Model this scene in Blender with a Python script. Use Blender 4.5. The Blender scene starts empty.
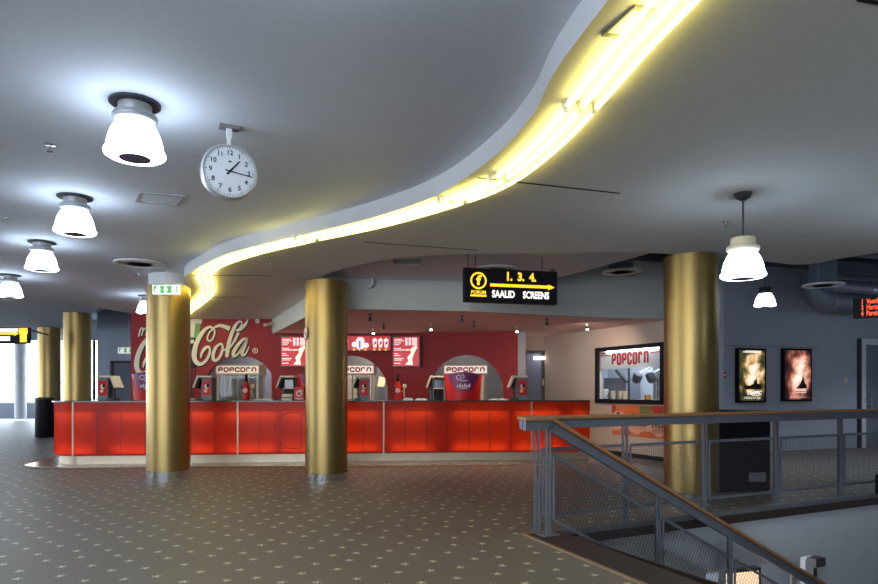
import bpy, bmesh, math, random
from mathutils import Vector, Matrix
from mathutils.geometry import tessellate_polygon
random.seed(7)
PI = math.pi
EYE, HZ, F, CX = 1.35, 390.0, 640.0, 439.0
SC = bpy.context.scene
COL = SC.collection

def wx(px, D): return (px - CX) / F * D
def wz(py, D): return EYE + (HZ - py) / F * D
def pt(px, py, D): return Vector((wx(px, D), D, wz(py, D)))
def onz(px, py, z):
    D = (z - EYE) * F / (HZ - py)
    return Vector((wx(px, D), D, z))

# ---------------------------------------------------------------- materials
MATS = {}
def mat(name, col, rough=0.5, metal=0.0, em=None, es=0.0, var=0.06, vs=6.0, spec=0.5, bump=0.0, alpha=1.0):
    if name in MATS: return MATS[name]
    m = bpy.data.materials.new(name); m.use_nodes = True
    nt = m.node_tree; b = nt.nodes['Principled BSDF']
    b.inputs['Roughness'].default_value = rough
    b.inputs['Metallic'].default_value = metal
    b.inputs['Specular IOR Level'].default_value = spec
    tc = nt.nodes.new('ShaderNodeTexCoord'); nz = nt.nodes.new('ShaderNodeTexNoise')
    nz.inputs['Scale'].default_value = vs; nz.inputs['Detail'].default_value = 4
    nt.links.new(tc.outputs['Object'], nz.inputs['Vector'])
    mx = nt.nodes.new('ShaderNodeMix'); mx.data_type = 'RGBA'
    lo = [max(0, c * (1 - var)) for c in col]; hi = [min(1, c * (1 + var)) for c in col]
    mx.inputs[6].default_value = (*lo, 1); mx.inputs[7].default_value = (*hi, 1)
    nt.links.new(nz.outputs['Fac'], mx.inputs[0]); nt.links.new(mx.outputs[2], b.inputs['Base Color'])
    if bump:
        bp = nt.nodes.new('ShaderNodeBump'); bp.inputs['Strength'].default_value = bump; bp.inputs['Distance'].default_value = 0.01
        nt.links.new(nz.outputs['Fac'], bp.inputs['Height']); nt.links.new(bp.outputs['Normal'], b.inputs['Normal'])
    if em is not None:
        b.inputs['Emission Color'].default_value = (*em, 1); b.inputs['Emission Strength'].default_value = es
    MATS[name] = m
    return m

class NT:
    """small helper to write node maths"""
    def __init__(s, name):
        s.m = bpy.data.materials.new(name); s.m.use_nodes = True; MATS[name] = s.m
        s.t = s.m.node_tree; s.b = s.t.nodes['Principled BSDF']
    def n(s, typ): return s.t.nodes.new(typ)
    def setin(s, sock, v):
        if isinstance(v, (int, float)): sock.default_value = v
        elif isinstance(v, tuple): sock.default_value = v
        else: s.t.links.new(v, sock)
    def f(s, op, a, b=0.0, c=0.0):
        n = s.n('ShaderNodeMath'); n.operation = op
        s.setin(n.inputs[0], a); s.setin(n.inputs[1], b); s.setin(n.inputs[2], c)
        return n.outputs[0]
    def mix(s, fac, a, b):
        n = s.n('ShaderNodeMix'); n.data_type = 'RGBA'
        s.setin(n.inputs[0], fac); s.setin(n.inputs[6], a); s.setin(n.inputs[7], b)
        return n.outputs[2]
    def noise(s, vec, scale, detail=3):
        n = s.n('ShaderNodeTexNoise'); n.inputs['Scale'].default_value = scale; n.inputs['Detail'].default_value = detail
        s.t.links.new(vec, n.inputs['Vector']); return n.outputs['Fac']

def carpet_material():
    k = NT('star_carpet'); f = k.f
    tc = k.n('ShaderNodeTexCoord'); sep = k.n('ShaderNodeSeparateXYZ'); k.t.links.new(tc.outputs['Object'], sep.inputs[0])
    a = 0.30
    u = f('ADD', f('MULTIPLY', sep.outputs[0], math.cos(a)), f('MULTIPLY', sep.outputs[1], math.sin(a)))
    v = f('ADD', f('MULTIPLY', sep.outputs[0], -math.sin(a)), f('MULTIPLY', sep.outputs[1], math.cos(a)))
    pu, pv = 0.27, 0.235
    row = f('FLOOR', f('DIVIDE', v, pv))
    us = f('ADD', f('DIVIDE', u, pu), f('MULTIPLY', row, 0.5))
    cu = f('FLOOR', us)
    comb = k.n('ShaderNodeCombineXYZ'); k.setin(comb.inputs[0], cu); k.setin(comb.inputs[1], row)
    wn = k.n('ShaderNodeTexWhiteNoise'); wn.noise_dimensions = '2D'; k.t.links.new(comb.outputs[0], wn.inputs['Vector'])
    sc = k.n('ShaderNodeSeparateColor'); k.t.links.new(wn.outputs['Color'], sc.inputs[0])
    fu = f('MULTIPLY', f('SUBTRACT', f('SUBTRACT', us, cu), f('ADD', 0.5, f('MULTIPLY', f('SUBTRACT', sc.outputs[0], 0.5), 0.34))), pu)
    fv = f('MULTIPLY', f('SUBTRACT', f('SUBTRACT', f('DIVIDE', v, pv), row), f('ADD', 0.5, f('MULTIPLY', f('SUBTRACT', sc.outputs[1], 0.5), 0.34))), pv)
    r = f('SQRT', f('ADD', f('MULTIPLY', fu, fu), f('MULTIPLY', fv, fv)))
    th = f('ADD', f('ARCTAN2', fv, fu), f('ADD', 20.0, f('MULTIPLY', sc.outputs[2], 1.2)))
    w = f('ABSOLUTE', f('SUBTRACT', f('MULTIPLY', f('FRACT', f('DIVIDE', th, 2 * PI / 5)), 2.0), 1.0))
    lim = f('MULTIPLY', 0.043, f('ADD', 0.30, f('MULTIPLY', 0.70, f('POWER', w, 1.8))))
    star = f('LESS_THAN', r, lim)
    n1 = k.noise(tc.outputs['Object'], 0.9, 3); n2 = k.noise(tc.outputs['Object'], 160, 2)
    base = k.mix(n1, (0.165, 0.146, 0.132, 1), (0.215, 0.190, 0.170, 1))
    base = k.mix(f('MULTIPLY', n2, 0.7), base, (0.090, 0.076, 0.066, 1))
    starc = k.mix(n2, (0.70, 0.67, 0.54, 1), (0.50, 0.47, 0.37, 1))
    k.t.links.new(k.mix(star, base, starc), k.b.inputs['Base Color'])
    k.b.inputs['Roughness'].default_value = 0.52; k.b.inputs['Specular IOR Level'].default_value = 0.5
    bp = k.n('ShaderNodeBump'); bp.inputs['Strength'].default_value = 0.35; bp.inputs['Distance'].default_value = 0.004
    k.t.links.new(n2, bp.inputs['Height']); k.t.links.new(bp.outputs['Normal'], k.b.inputs['Normal'])
    return k.m

def brushed_gold():
    k = NT('brushed_gold')
    tc = k.n('ShaderNodeTexCoord'); mp = k.n('ShaderNodeMapping'); mp.inputs['Scale'].default_value = (30, 30, 90)
    k.t.links.new(tc.outputs['Object'], mp.inputs[0])
    n = k.noise(mp.outputs[0], 2.2, 3)
    k.t.links.new(k.mix(n, (0.30, 0.205, 0.075, 1), (0.42, 0.295, 0.118, 1)), k.b.inputs['Base Color'])
    k.b.inputs['Metallic'].default_value = 1.0
    k.t.links.new(k.f('ADD', 0.30, k.f('MULTIPLY', n, 0.16)), k.b.inputs['Roughness'])
    return k.m

def translucent_red(name='backlit_red_acrylic', dfac=0.32):
    k = NT(name)
    out = k.t.nodes['Material Output']; k.t.nodes.remove(k.b)
    tr = k.n('ShaderNodeBsdfTranslucent'); df = k.n('ShaderNodeBsdfDiffuse'); gl = k.n('ShaderNodeBsdfGlossy')
    tc = k.n('ShaderNodeTexCoord'); n = k.noise(tc.outputs['Object'], 3.0, 2)
    tr_c = k.mix(n, (0.86, 0.070, 0.014, 1), (0.76, 0.054, 0.011, 1))
    k.t.links.new(tr_c, tr.inputs['Color'])
    df.inputs['Color'].default_value = (0.42, 0.018, 0.008, 1)
    gl.inputs['Roughness'].default_value = 0.3
    m1 = k.n('ShaderNodeMixShader'); m1.inputs[0].default_value = dfac
    k.t.links.new(tr.outputs[0], m1.inputs[1]); k.t.links.new(df.outputs[0], m1.inputs[2])
    m2 = k.n('ShaderNodeMixShader'); m2.inputs[0].default_value = 0.012
    k.t.links.new(m1.outputs[0], m2.inputs[1]); k.t.links.new(gl.outputs[0], m2.inputs[2])
    k.t.links.new(m2.outputs[0], out.inputs[0])
    return k.m

def thin_glass(name, tint=(0.96, 0.98, 1.0), refl=0.06):
    k = NT(name); out = k.t.nodes['Material Output']; k.t.nodes.remove(k.b)
    tp = k.n('ShaderNodeBsdfTransparent'); gl = k.n('ShaderNodeBsdfGlossy'); gl.inputs['Roughness'].default_value = 0.02
    tc = k.n('ShaderNodeTexCoord'); n = k.noise(tc.outputs['Object'], 0.7, 1)
    k.t.links.new(k.mix(n, (*tint, 1), (*[c * 0.98 for c in tint], 1)), tp.inputs['Color'])
    m = k.n('ShaderNodeMixShader'); m.inputs[0].default_value = refl
    k.t.links.new(tp.outputs[0], m.inputs[1]); k.t.links.new(gl.outputs[0], m.inputs[2]); k.t.links.new(m.outputs[0], out.inputs[0])
    return k.m

def poster_material(name, ramp, es, scale, rad_c, rad):
    """a generic picture: soft colour blotches that fade to dark at the margins of the print"""
    k = NT(name); f = k.f
    tc = k.n('ShaderNodeTexCoord')
    n = k.noise(tc.outputs['Object'], scale, 4)
    sep = k.n('ShaderNodeSeparateXYZ'); k.t.links.new(tc.outputs['Object'], sep.inputs[0])
    dx = f('DIVIDE', f('SUBTRACT', sep.outputs[0], rad_c[0]), rad[0]); dz = f('DIVIDE', f('SUBTRACT', sep.outputs[2], rad_c[1]), rad[1])
    d = f('SQRT', f('ADD', f('MULTIPLY', dx, dx), f('MULTIPLY', dz, dz)))
    val = f('SUBTRACT', f('ADD', f('MULTIPLY', f('SUBTRACT', n, 0.5), 1.9), 1.05), f('MULTIPLY', d, 0.75))
    cr = k.n('ShaderNodeValToRGB'); k.setin(cr.inputs[0], val)
    els = cr.color_ramp.elements
    while len(els) < len(ramp): els.new(0.5)
    for e, (p, c) in zip(els, ramp): e.position = p; e.color = (*c, 1)
    k.t.links.new(cr.outputs[0], k.b.inputs['Base Color']); k.t.links.new(cr.outputs[0], k.b.inputs['Emission Color'])
    k.b.inputs['Emission Strength'].default_value = es; k.b.inputs['Roughness'].default_value = 0.3
    return k.m

M_CARPET = carpet_material()
M_GOLD = brushed_gold()
M_RED_LIT = translucent_red()
M_BAND_LIT = translucent_red('top_band_red_acrylic', 0.66)
M_GLASS = thin_glass('window_glass')
M_CASEGLASS = thin_glass('case_glass', (0.95, 0.97, 0.98), 0.012)
M_CEIL = mat('ceiling_plaster', (0.72, 0.75, 0.82), 0.75, bump=0.02, vs=30)
M_SOFFIT = mat('soffit_plaster', (0.76, 0.76, 0.74), 0.75, bump=0.02, vs=30)
M_FASCIA = mat('fascia_plaster', (0.60, 0.60, 0.62), 0.6)
M_LOWCEIL = mat('counter_ceiling_painted_bounce', (0.82, 0.57, 0.53), 0.7)  # red bounce from counter and wall put into the ceiling colour
M_BAND = mat('beam_paint', (0.60, 0.61, 0.60), 0.7)
M_REDWALL = mat('red_wall_paint', (0.36, 0.013, 0.015), 0.6, var=0.12, vs=2)
M_BEIGE = mat('beige_wall_paint', (0.55, 0.46, 0.38), 0.7)
M_BLUEWALL = mat('blue_grey_wall_paint', (0.44, 0.46, 0.53), 0.7)
M_FARWALL = mat('dim_grey_wall_paint', (0.42, 0.45, 0.54), 0.7)
M_PALE = mat('pale_wall_paint', (0.52, 0.54, 0.57), 0.7)
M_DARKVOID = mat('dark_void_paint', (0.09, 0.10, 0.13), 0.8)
M_TILE = mat('border_tile', (0.30, 0.22, 0.18), 0.22, var=0.15, vs=12)
M_TRIM = mat('brass_trim', (0.55, 0.40, 0.25), 0.35, 0.8)
M_LINO = mat('dark_lino', (0.035, 0.022, 0.018), 0.45, var=0.2, vs=40)
M_STEEL = mat('painted_steel', (0.165, 0.175, 0.205), 0.45, 0.4)
M_WIRE = mat('wire_steel', (0.08, 0.083, 0.095), 0.45, 0.5)
M_WOOD = mat('handrail_wood', (0.34, 0.155, 0.055), 0.38, var=0.3, vs=20)
M_CHROME = mat('chrome', (0.75, 0.75, 0.76), 0.12, 1.0)
M_BRUSHED = mat('brushed_steel', (0.62, 0.52, 0.38), 0.45, 0.75, var=0.15)
M_BLACK = mat('black_plastic', (0.006, 0.006, 0.009), 0.5, spec=0.2)
M_DARK = mat('dark_grey_metal', (0.05, 0.05, 0.06), 0.45, 0.3)
M_WHITE = mat('white_paint', (0.75, 0.76, 0.78), 0.5)
M_CREAM = mat('cream_plastic', (0.70, 0.62, 0.47), 0.5)
M_RED = mat('red_plastic', (0.58, 0.016, 0.014), 0.35, spec=0.25)
M_DRED = mat('dark_red_acrylic', (0.50, 0.026, 0.012), 0.5, spec=0.2)
M_MURALCREAM = mat('mural_cream_paint', (0.92, 0.84, 0.66), 0.6)
M_MURALBLACK = mat('mural_black_paint', (0.015, 0.010, 0.010), 0.6)
M_GREEN = mat('mural_green_paint', (0.16, 0.42, 0.16), 0.5)
M_GREY = mat('mid_grey_metal', (0.30, 0.31, 0.33), 0.4, 0.4)
M_DUCT = mat('duct_metal', (0.20, 0.22, 0.27), 0.5, 0.3)
M_WORKTOP = mat('dark_worktop', (0.045, 0.04, 0.045), 0.2)
M_BLUEDOOR = mat('blue_door_paint', (0.17, 0.23, 0.38), 0.45)
M_PURPLE = mat('purple_label', (0.16, 0.02, 0.12), 0.4)
LAMP_C = (0.66, 0.82, 1.0)
M_LAMP = mat('lit_lamp_glass', (0.9, 0.9, 0.9), 0.3, em=LAMP_C, es=7.0, var=0.0)
M_TUBE = mat('lit_yellow_tube', (0.9, 0.85, 0.5), 0.3, em=(1.0, 0.84, 0.20), es=5.8, var=0.0)
M_STRIP = mat('counter_tube', (0.9, 0.9, 0.9), 0.3, em=(1.0, 0.85, 0.65), es=4.2, var=0.0)
M_SIGNY = mat('sign_yellow_glow', (0.9, 0.6, 0.05), 0.4, em=(1.0, 0.62, 0.03), es=.75, var=0.0)
M_SIGNW = mat('sign_white_glow', (0.9, 0.9, 0.9), 0.4, em=(1.0, 0.93, 0.85), es=.7, var=0.0)
M_EXITW = mat('exit_white_glow', (0.7, 0.7, 0.7), 0.4, em=(0.9, 1.0, 0.97), es=.42, var=0.0)
M_EXITG = mat('exit_green_glow', (0.1, 0.5, 0.1), 0.4, em=(0.12, 0.42, 0.06), es=0.35, var=0.0)
M_LED = mat('led_red_glow', (0.6, 0.05, 0.02), 0.4, em=(1.0, 0.10, 0.03), es=.8, var=0.0)
M_MENURED = mat('menu_red_glow', (0.5, 0.02, 0.03), 0.3, em=(0.72, 0.022, 0.035), es=0.36, var=0.25, vs=3)
M_MENUW = mat('menu_white_glow', (0.9, 0.85, 0.85), 0.3, em=(1.0, 0.84, 0.84), es=.55, var=0.0)
M_MENUB = mat('menu_blue_glow', (0.1, 0.2, 0.5), 0.3, em=(0.05, 0.12, 0.5), es=0.7, var=0.0)
M_MENUG = mat('menu_yellow_glow', (0.8, 0.5, 0.1), 0.3, em=(0.9, 0.45, 0.05), es=0.8, var=0.0)
M_POPSIGN = mat('popcorn_sign_face', (0.8, 0.75, 0.62), 0.4, em=(1.0, 0.82, 0.6), es=0.32, var=0.03)
M_POPSIGN_LIT = mat('popcorn_sign_bright_face', (0.9, 0.8, 0.75), 0.4, em=(1.0, 0.80, 0.70), es=0.5, var=0.03)
M_POPRED = mat('popcorn_lettering_red', (0.36, 0.02, 0.02), 0.5)
M_SPOT = mat('spot_bulb', (1, 0.9, 0.8), 0.4, em=(1.0, 0.80, 0.65), es=9.0, var=0.0)
M_WARMBOX = mat('warm_lightbox_face', (0.9, 0.7, 0.5), 0.4, em=(1.0, 0.68, 0.42), es=0.9, var=0.1)

# ---------------------------------------------------------------- mesh builder
class MB:
    def __init__(s): s.v = []; s.f = []
    def add(s, verts, faces):
        o = len(s.v); s.v += [tuple(p) for p in verts]; s.f += [tuple(o + i for i in q) for q in faces]
        return s
    def box(s, c, d, rz=0.0, M=None):
        hx, hy, hz = d[0] / 2, d[1] / 2, d[2] / 2
        R = M if M is not None else Matrix.Rotation(rz, 3, 'Z')
        vs = [Vector(c) + R @ Vector((x * hx, y * hy, z * hz)) for x in (-1, 1) for y in (-1, 1) for z in (-1, 1)]
        return s.add(vs, [(0, 1, 3, 2), (4, 6, 7, 5), (0, 4, 5, 1), (2, 3, 7, 6), (0, 2, 6, 4), (1, 5, 7, 3)])
    def bar(s, a, b, w, h):
        """square bar from a to b, w wide horizontally, h tall"""
        a, b = Vector(a), Vector(b); d = (b - a).normalized()
        up = Vector((0, 0, 1)) if abs(d.z) < 0.95 else Vector((0, 1, 0))
        sd = d.cross(up).normalized(); u = sd.cross(d).normalized()
        vs = [p + sd * (x * w / 2) + u * (y * h / 2) for p in (a, b) for x, y in ((-1, -1), (1, -1), (1, 1), (-1, 1))]
        return s.add(vs, [(3, 2, 1, 0), (4, 5, 6, 7), (0, 1, 5, 4), (1, 2, 6, 5), (2, 3, 7, 6), (3, 0, 4, 7)])
    def tube(s, pts, r, n=10, cap=True):
        pts = [Vector(p) for p in pts]; rings = []; o = len(s.v)
        ref = None
        for i, p in enumerate(pts):
            d = (pts[min(i + 1, len(pts) - 1)] - pts[max(i - 1, 0)]).normalized()
            if ref is None:
                ref = Vector((0, 0, 1)) if abs(d.z) < 0.9 else Vector((0, 1, 0))
            sd = d.cross(ref).normalized(); u = sd.cross(d).normalized(); ref = u
            rr = r[i] if isinstance(r, (list, tuple)) else r
            for k in range(n):
                a = 2 * PI * k / n
                s.v.append(tuple(p + sd * math.cos(a) * rr + u * math.sin(a) * rr))
        for i in range(len(pts) - 1):
            for k in range(n):
                a, b = o + i * n + k, o + i * n + (k + 1) % n
                s.f.append((a, b, b + n, a + n))
        if cap:
            s.f.append(tuple(o + k for k in reversed(range(n)))); e = o + (len(pts) - 1) * n
            s.f.append(tuple(e + k for k in range(n)))
        return s
    def lathe(s, prof, n=32, c=(0, 0, 0), sx=1.0, sy=1.0):
        o = len(s.v); c = Vector(c)
        for r, z in prof:
            for k in range(n):
                a = 2 * PI * k / n
                s.v.append((c.x + r * math.cos(a) * sx, c.y + r * math.sin(a) * sy, c.z + z))
        for i in range(len(prof) - 1):
            for k in range(n):
                a, b = o + i * n + k, o + i * n + (k + 1) % n
                s.f.append((a, b, b + n, a + n))
        if prof[0][0] > 1e-5: s.f.append(tuple(o + k for k in reversed(range(n))))
        if prof[-1][0] > 1e-5: s.f.append(tuple(o + (len(prof) - 1) * n + k for k in range(n)))
        return s
    def prism(s, poly, z0, z1):
        """vertical prism from a plan polygon"""
        n = len(poly); tri = tessellate_polygon([[Vector((p[0], p[1], 0)) for p in poly]])
        vs = [(p[0], p[1], z0) for p in poly] + [(p[0], p[1], z1) for p in poly]
        fs = [tuple(t) for t in tri] + [tuple(n + i for i in reversed(t)) for t in tri]
        fs += [(i, (i + 1) % n, n + (i + 1) % n, n + i) for i in range(n)]
        return s.add(vs, fs)
    def plate(s, poly, M, t):
        """flat shape in the local xz plane of M, t thick towards local -y"""
        n = len(poly); tri = tessellate_polygon([[Vector((p[0], p[1], 0)) for p in poly]])
        vs = [M @ Vector((p[0], 0, p[1])) for p in poly] + [M @ Vector((p[0], -t, p[1])) for p in poly]
        fs = [tuple(x) for x in tri] + [tuple(n + i for i in reversed(x)) for x in tri]
        fs += [(i, (i + 1) % n, n + (i + 1) % n, n + i) for i in range(n)]
        return s.add(vs, fs)
    def build(s, name, m, parent=None, smooth=False, bevel=0.0):
        me = bpy.data.meshes.new(name); me.from_pydata(s.v, [], s.f)
        bm = bmesh.new(); bm.from_mesh(me); bmesh.ops.remove_doubles(bm, verts=bm.verts, dist=1e-6)
        bmesh.ops.recalc_face_normals(bm, faces=bm.faces); bm.to_mesh(me); bm.free()
        o = bpy.data.objects.new(name, me); COL.objects.link(o)
        me.materials.append(m)
        if smooth:
            for p in me.polygons: p.use_smooth = True
            md = o.modifiers.new('edges', 'EDGE_SPLIT'); md.split_angle = math.radians(38)
        if bevel:
            md = o.modifiers.new('soft_edges', 'BEVEL'); md.width = bevel; md.segments = 2; md.limit_method = 'ANGLE'
        if parent is not None:
            o.parent = parent; o.matrix_parent_inverse = parent_world(parent).inverted()
        return o

def parent_world(o):
    M = Matrix.LocRotScale(o.location, o.rotation_euler, o.scale)
    if o.parent is not None: M = parent_world(o.parent) @ o.matrix_parent_inverse @ M
    return M

def recentre(o):
    """put a part's origin in the middle of its mesh (keeps the look, gives Object coordinates of its own)"""
    me = o.data; n = len(me.vertices)
    lo = [min(v.co[i] for v in me.vertices) for i in range(3)]; hi = [max(v.co[i] for v in me.vertices) for i in range(3)]
    c = Vector([(a + b) / 2 for a, b in zip(lo, hi)])
    me.transform(Matrix.Translation(-c)); o.location = Vector(o.location) + c
    return o

def thing(name, loc, label, cat, group=None, rz=0.0, kind=None):
    o = bpy.data.objects.new(name, None); COL.objects.link(o); o.empty_display_size = 0.1
    o.location = loc; o.rotation_euler = (0, 0, rz)
    return tag(o, label, cat, group, kind)
def tag(o, label, cat, group=None, kind=None):
    o['label'] = label; o['category'] = cat
    if group: o['group'] = group
    if kind: o['kind'] = kind
    return o
def struct(o, label=None):
    o['kind'] = 'structure'
    if label: o['label'] = label
    return o

def frame_at(o, right, face=None):
    """matrix with local x = right (unit, horizontal), local -y = towards the viewer side, z up"""
    r = Vector((right[0], right[1], 0)).normalized(); y = Vector((-r.y, r.x, 0))
    M = Matrix.Identity(4)
    for i in range(3): M[i][0] = r[i]; M[i][1] = y[i]; M[i][2] = (0, 0, 1)[i]; M[i][3] = o[i]
    return M

def text_into(mb, body, M, size, thick=0.004, sx=1.0, bold=0.0, align='CENTER', font_shear=0.0):
    cu = bpy.data.curves.new('lettering', 'FONT'); cu.body = body; cu.size = size; cu.extrude = thick / 2
    cu.align_x = align; cu.align_y = 'CENTER'; cu.offset = bold; cu.resolution_u = 3; cu.shear = font_shear
    o = bpy.data.objects.new('lettering', cu); COL.objects.link(o)
    dg = bpy.context.evaluated_depsgraph_get(); dg.update()
    ev = o.evaluated_get(dg); me = ev.to_mesh()
    vs = [M @ Vector((v.co.x * sx, -v.co.z - thick / 2, v.co.y)) for v in me.vertices]
    fs = [tuple(p.vertices) for p in me.polygons]
    ev.to_mesh_clear(); bpy.data.objects.remove(o); bpy.data.curves.remove(cu)
    mb.add(vs, fs)
    return mb

def rect(x0, z0, x1, z1): return [(x0, z0), (x1, z0), (x1, z1), (x0, z1)]
def disc(cx, cz, r, n=28, r2=None):
    return [(cx + r * math.cos(2 * PI * k / n), cz + (r2 or r) * math.sin(2 * PI * k / n)) for k in range(n)]
def ring_into(mb, cx, cz, r0, r1, M, t, n=32, a0=0.0, a1=2 * PI):
    closed = abs(a1 - a0 - 2 * PI) < 1e-6
    for k in range(n):
        A, B = a0 + (a1 - a0) * k / n, a0 + (a1 - a0) * (k + 1) / n
        mb.plate([(cx + r0 * math.cos(A), cz + r0 * math.sin(A)), (cx + r1 * math.cos(A), cz + r1 * math.sin(A)),
                  (cx + r1 * math.cos(B), cz + r1 * math.sin(B)), (cx + r0 * math.cos(B), cz + r0 * math.sin(B))], M, t)
    return mb

def round_path(pts, rc, closed=False, n=4):
    P = [Vector(p) for p in pts]; out = []; N = len(P)
    for i, p in enumerate(P):
        if not closed and i in (0, N - 1): out.append(p); continue
        a, b = P[i - 1], P[(i + 1) % N]; da, db = (a - p), (b - p); r = min(rc, da.length * .49, db.length * .49)
        A, B = p + da.normalized() * r, p + db.normalized() * r
        for k in range(n + 1):
            t = k / n; out.append((1 - t) ** 2 * A + 2 * t * (1 - t) * p + t * t * B)
    return out
def ribbon(mb, pts, w, M, t, closed=False):
    N = len(pts); L, R = [], []
    for i, p in enumerate(pts):
        a = pts[i - 1] if (i > 0 or closed) else p; b = pts[(i + 1) % N] if (i < N - 1 or closed) else p
        d = (b - a).normalized(); nn = Vector((-d.y, d.x)) * (w / 2); L.append(p + nn); R.append(p - nn)
    for i in range(N if closed else N - 1):
        j = (i + 1) % N; mb.plate([tuple(R[i]), tuple(R[j]), tuple(L[j]), tuple(L[i])], M, t)
GLYPH = {'P': ([(0, 0), (0, 1), (1, 1), (1, .42), (0, .42)], False), 'O': ([(0, .5), (0, 1), (1, 1), (1, 0), (0, 0)], True), 'C': ([(1, .66), (1, 1), (0, 1), (0, 0), (1, 0), (1, .34)], False),
         'r': ([(0, 0), (0, 1), (.8, 1), (.8, .72)], False), 'n': ([(0, 0), (0, 1), (1, 1), (1, 0)], False)}
def popcorn_word(mb, M, w, h, gap, th, t=.003):
    """the rounded retro lettering of the popcorn signs"""
    txt = 'POPCOrn'; tot = 7 * w + 6 * gap; x = -tot / 2
    for ch in txt:
        pts, cl = GLYPH[ch]; ww, hh = w - th, h - th
        P = round_path([(x + th / 2 + px * ww, -h / 2 + th / 2 + pz * hh) for px, pz in pts], min(ww, hh) * .42, cl)
        ribbon(mb, P, th, M, t, cl); x += w + gap

def catmull(pts, per=8):
    out = []
    P = [Vector(p) for p in pts]
    for i in range(len(P) - 1):
        p0, p1, p2, p3 = P[max(i - 1, 0)], P[i], P[i + 1], P[min(i + 2, len(P) - 1)]
        for k in range(per):
            t = k / per
            out.append(0.5 * ((2 * p1) + (p2 - p0) * t + (2 * p0 - 5 * p1 + 4 * p2 - p3) * t * t + (3 * p1 - p0 - 3 * p2 + p3) * t ** 3))
    out.append(P[-1])
    return out

# ================================================================ SETTING
# ---- stair well geometry (plan)
D1 = Vector((0.9001, 0.4356, 0)); D2 = Vector((0.4356, -0.9001, 0)); DN = Vector((0.38, -0.925, 0)).normalized()
H0 = Vector((1.154, 6.097, 0)); H1 = H0 + D1 * 9.0; H2 = H1 + D2 * 4.2; H3 = H0 + DN * 4.2
outer = [(-27, -5, 0), (13, -5, 0), (13, 16.4, 0), (5, 18, 0), (-3, 31, 0), (-27, 31, 0)]
hole = [tuple(H0), tuple(H1), tuple(H2), tuple(H3)]
def holed(mb, z, rev):
    loops = [[Vector(p) for p in outer], [Vector(p) for p in hole]]
    vs = [(p[0], p[1], z) for l in (outer, hole) for p in l]
    mb.add(vs, [tuple(t) for t in tessellate_polygon(loops)])
fl = MB(); holed(fl, 0.0, False); holed(fl, -0.13, True)
n = len(hole)
fl.add([(p[0], p[1], 0) for p in hole] + [(p[0], p[1], -0.13) for p in hole], [(i, (i + 1) % n, n + (i + 1) % n, n + i) for i in range(n)])
struct(fl.build('floor', M_CARPET), 'brown star-patterned carpet floor')
# dark landing strip and brass nosing at the head of the stair
A0 = Vector((0.79, 5.96, 0)); S0 = Vector((1.175, 6.06, 0))
ls = MB(); ls.prism([A0, A0 + DN * 4.0, H0 + DN * 4.0, H0], 0.001, 0.006)
struct(ls.build('floor_landing_strip', M_LINO), 'dark strip at the head of the stairs')
nb = MB(); nb.bar(A0 + Vector((-0.01, 0.02, 0.008)), A0 + DN * 4.0 + Vector((0, 0, 0.008)), 0.035, 0.012)
nb.bar(A0 + Vector((-0.02, 0.01, 0.008)), A0 + Vector((0.34, 0.14, 0.008)), 0.035, 0.012)
struct(nb.build('trim_1', M_TRIM), 'pale nosing strip edging the carpet')

# ---- counter plan path
def counter_path(off, grow=0.0):
    """panel face offset OUT by off (towards the hall)"""
    arc = [(-6.55 - (0.6 + off) * math.cos(a), 12.05 - (0.6 + off) * math.sin(a)) for a in [PI / 2 * k / 8 for k in range(9)]]
    left = [(-7.15 - off, 13.0), (-7.15 - off, 12.5)]
    body = catmull([(-6.55, 11.45 - off, 0), (-3.75, 11.75 - off, 0), (-1.09, 12.0 - off - grow, 0), (1.70, 12.20 - off - grow, 0), (2.90, 12.30 - off - grow, 0)], 8)
    return left + arc[:-1] + [(p.x, p.y) for p in body]
def tile_border():
    p = counter_path(0.45, 0.25)
    q = []
    for x, y in p:
        q.append((x, y))
    back = [(3.75, 12.45), (3.6, 13.2), (-6.4, 13.2)]
    return [(-8.0, 13.4)] + q[1:] + back
tb = MB(); tb.prism(tile_border(), 0.001, 0.008)
struct(tb.build('floor_tile_border', M_TILE), 'polished tile border around the counter')
tr = MB(); pth = tile_border()[:-3]
tr.tube([(x, y, 0.010) for x, y in pth], 0.012, 6)
struct(tr.build('trim_2', M_BRUSHED), 'metal edging of the tile border')

# ---- ceilings
ceil = MB(); ceil.prism([(-7.8, -5), (9.0, -5), (9.0, 4.0), (3.3, 7.0), (2.69, 8.55), (1.93, 10.19), (1.75, 10.75), (-2.0, 10.45), (-3.9, 14.95), (-7.2, 14.95), (-7.8, 12.06)], 3.14, 3.5)
struct(ceil.build('ceiling', M_CEIL), 'smooth grey-white main ceiling')
ceil2 = MB(); ceil2.prism([(-27, -5), (-7.8, -5), (-7.8, 12.06), (-7.4, 14.0), (-8.2, 15.4), (-8.75, 16.2), (-11.7, 20.2), (-12.3, 20.5), (-13.4, 20.4), (-27, 20.0)], 3.3, 3.62)
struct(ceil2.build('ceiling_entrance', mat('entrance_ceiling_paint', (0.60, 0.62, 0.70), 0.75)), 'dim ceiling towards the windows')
S_EDGE = [(1.25, -5), (1.25, -1), (1.1, 0.8), (0.90, 1.8), (0.707, 2.71), (0.60, 3.285), (0.557, 3.81), (0.39, 4.475), (0.008, 5.33), (-0.567, 6.02), (-1.40, 6.73), (-2.446, 7.6), (-3.17, 8.5), (-3.70, 9.31), (-3.90, 9.95), (-4.35, 11.0), (-5.1, 12.4), (-5.9, 13.6), (-6.5, 14.95)]
edge = [(p.x, p.y) for p in catmull([(x, y, 0) for x, y in S_EDGE], 8)]
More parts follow.
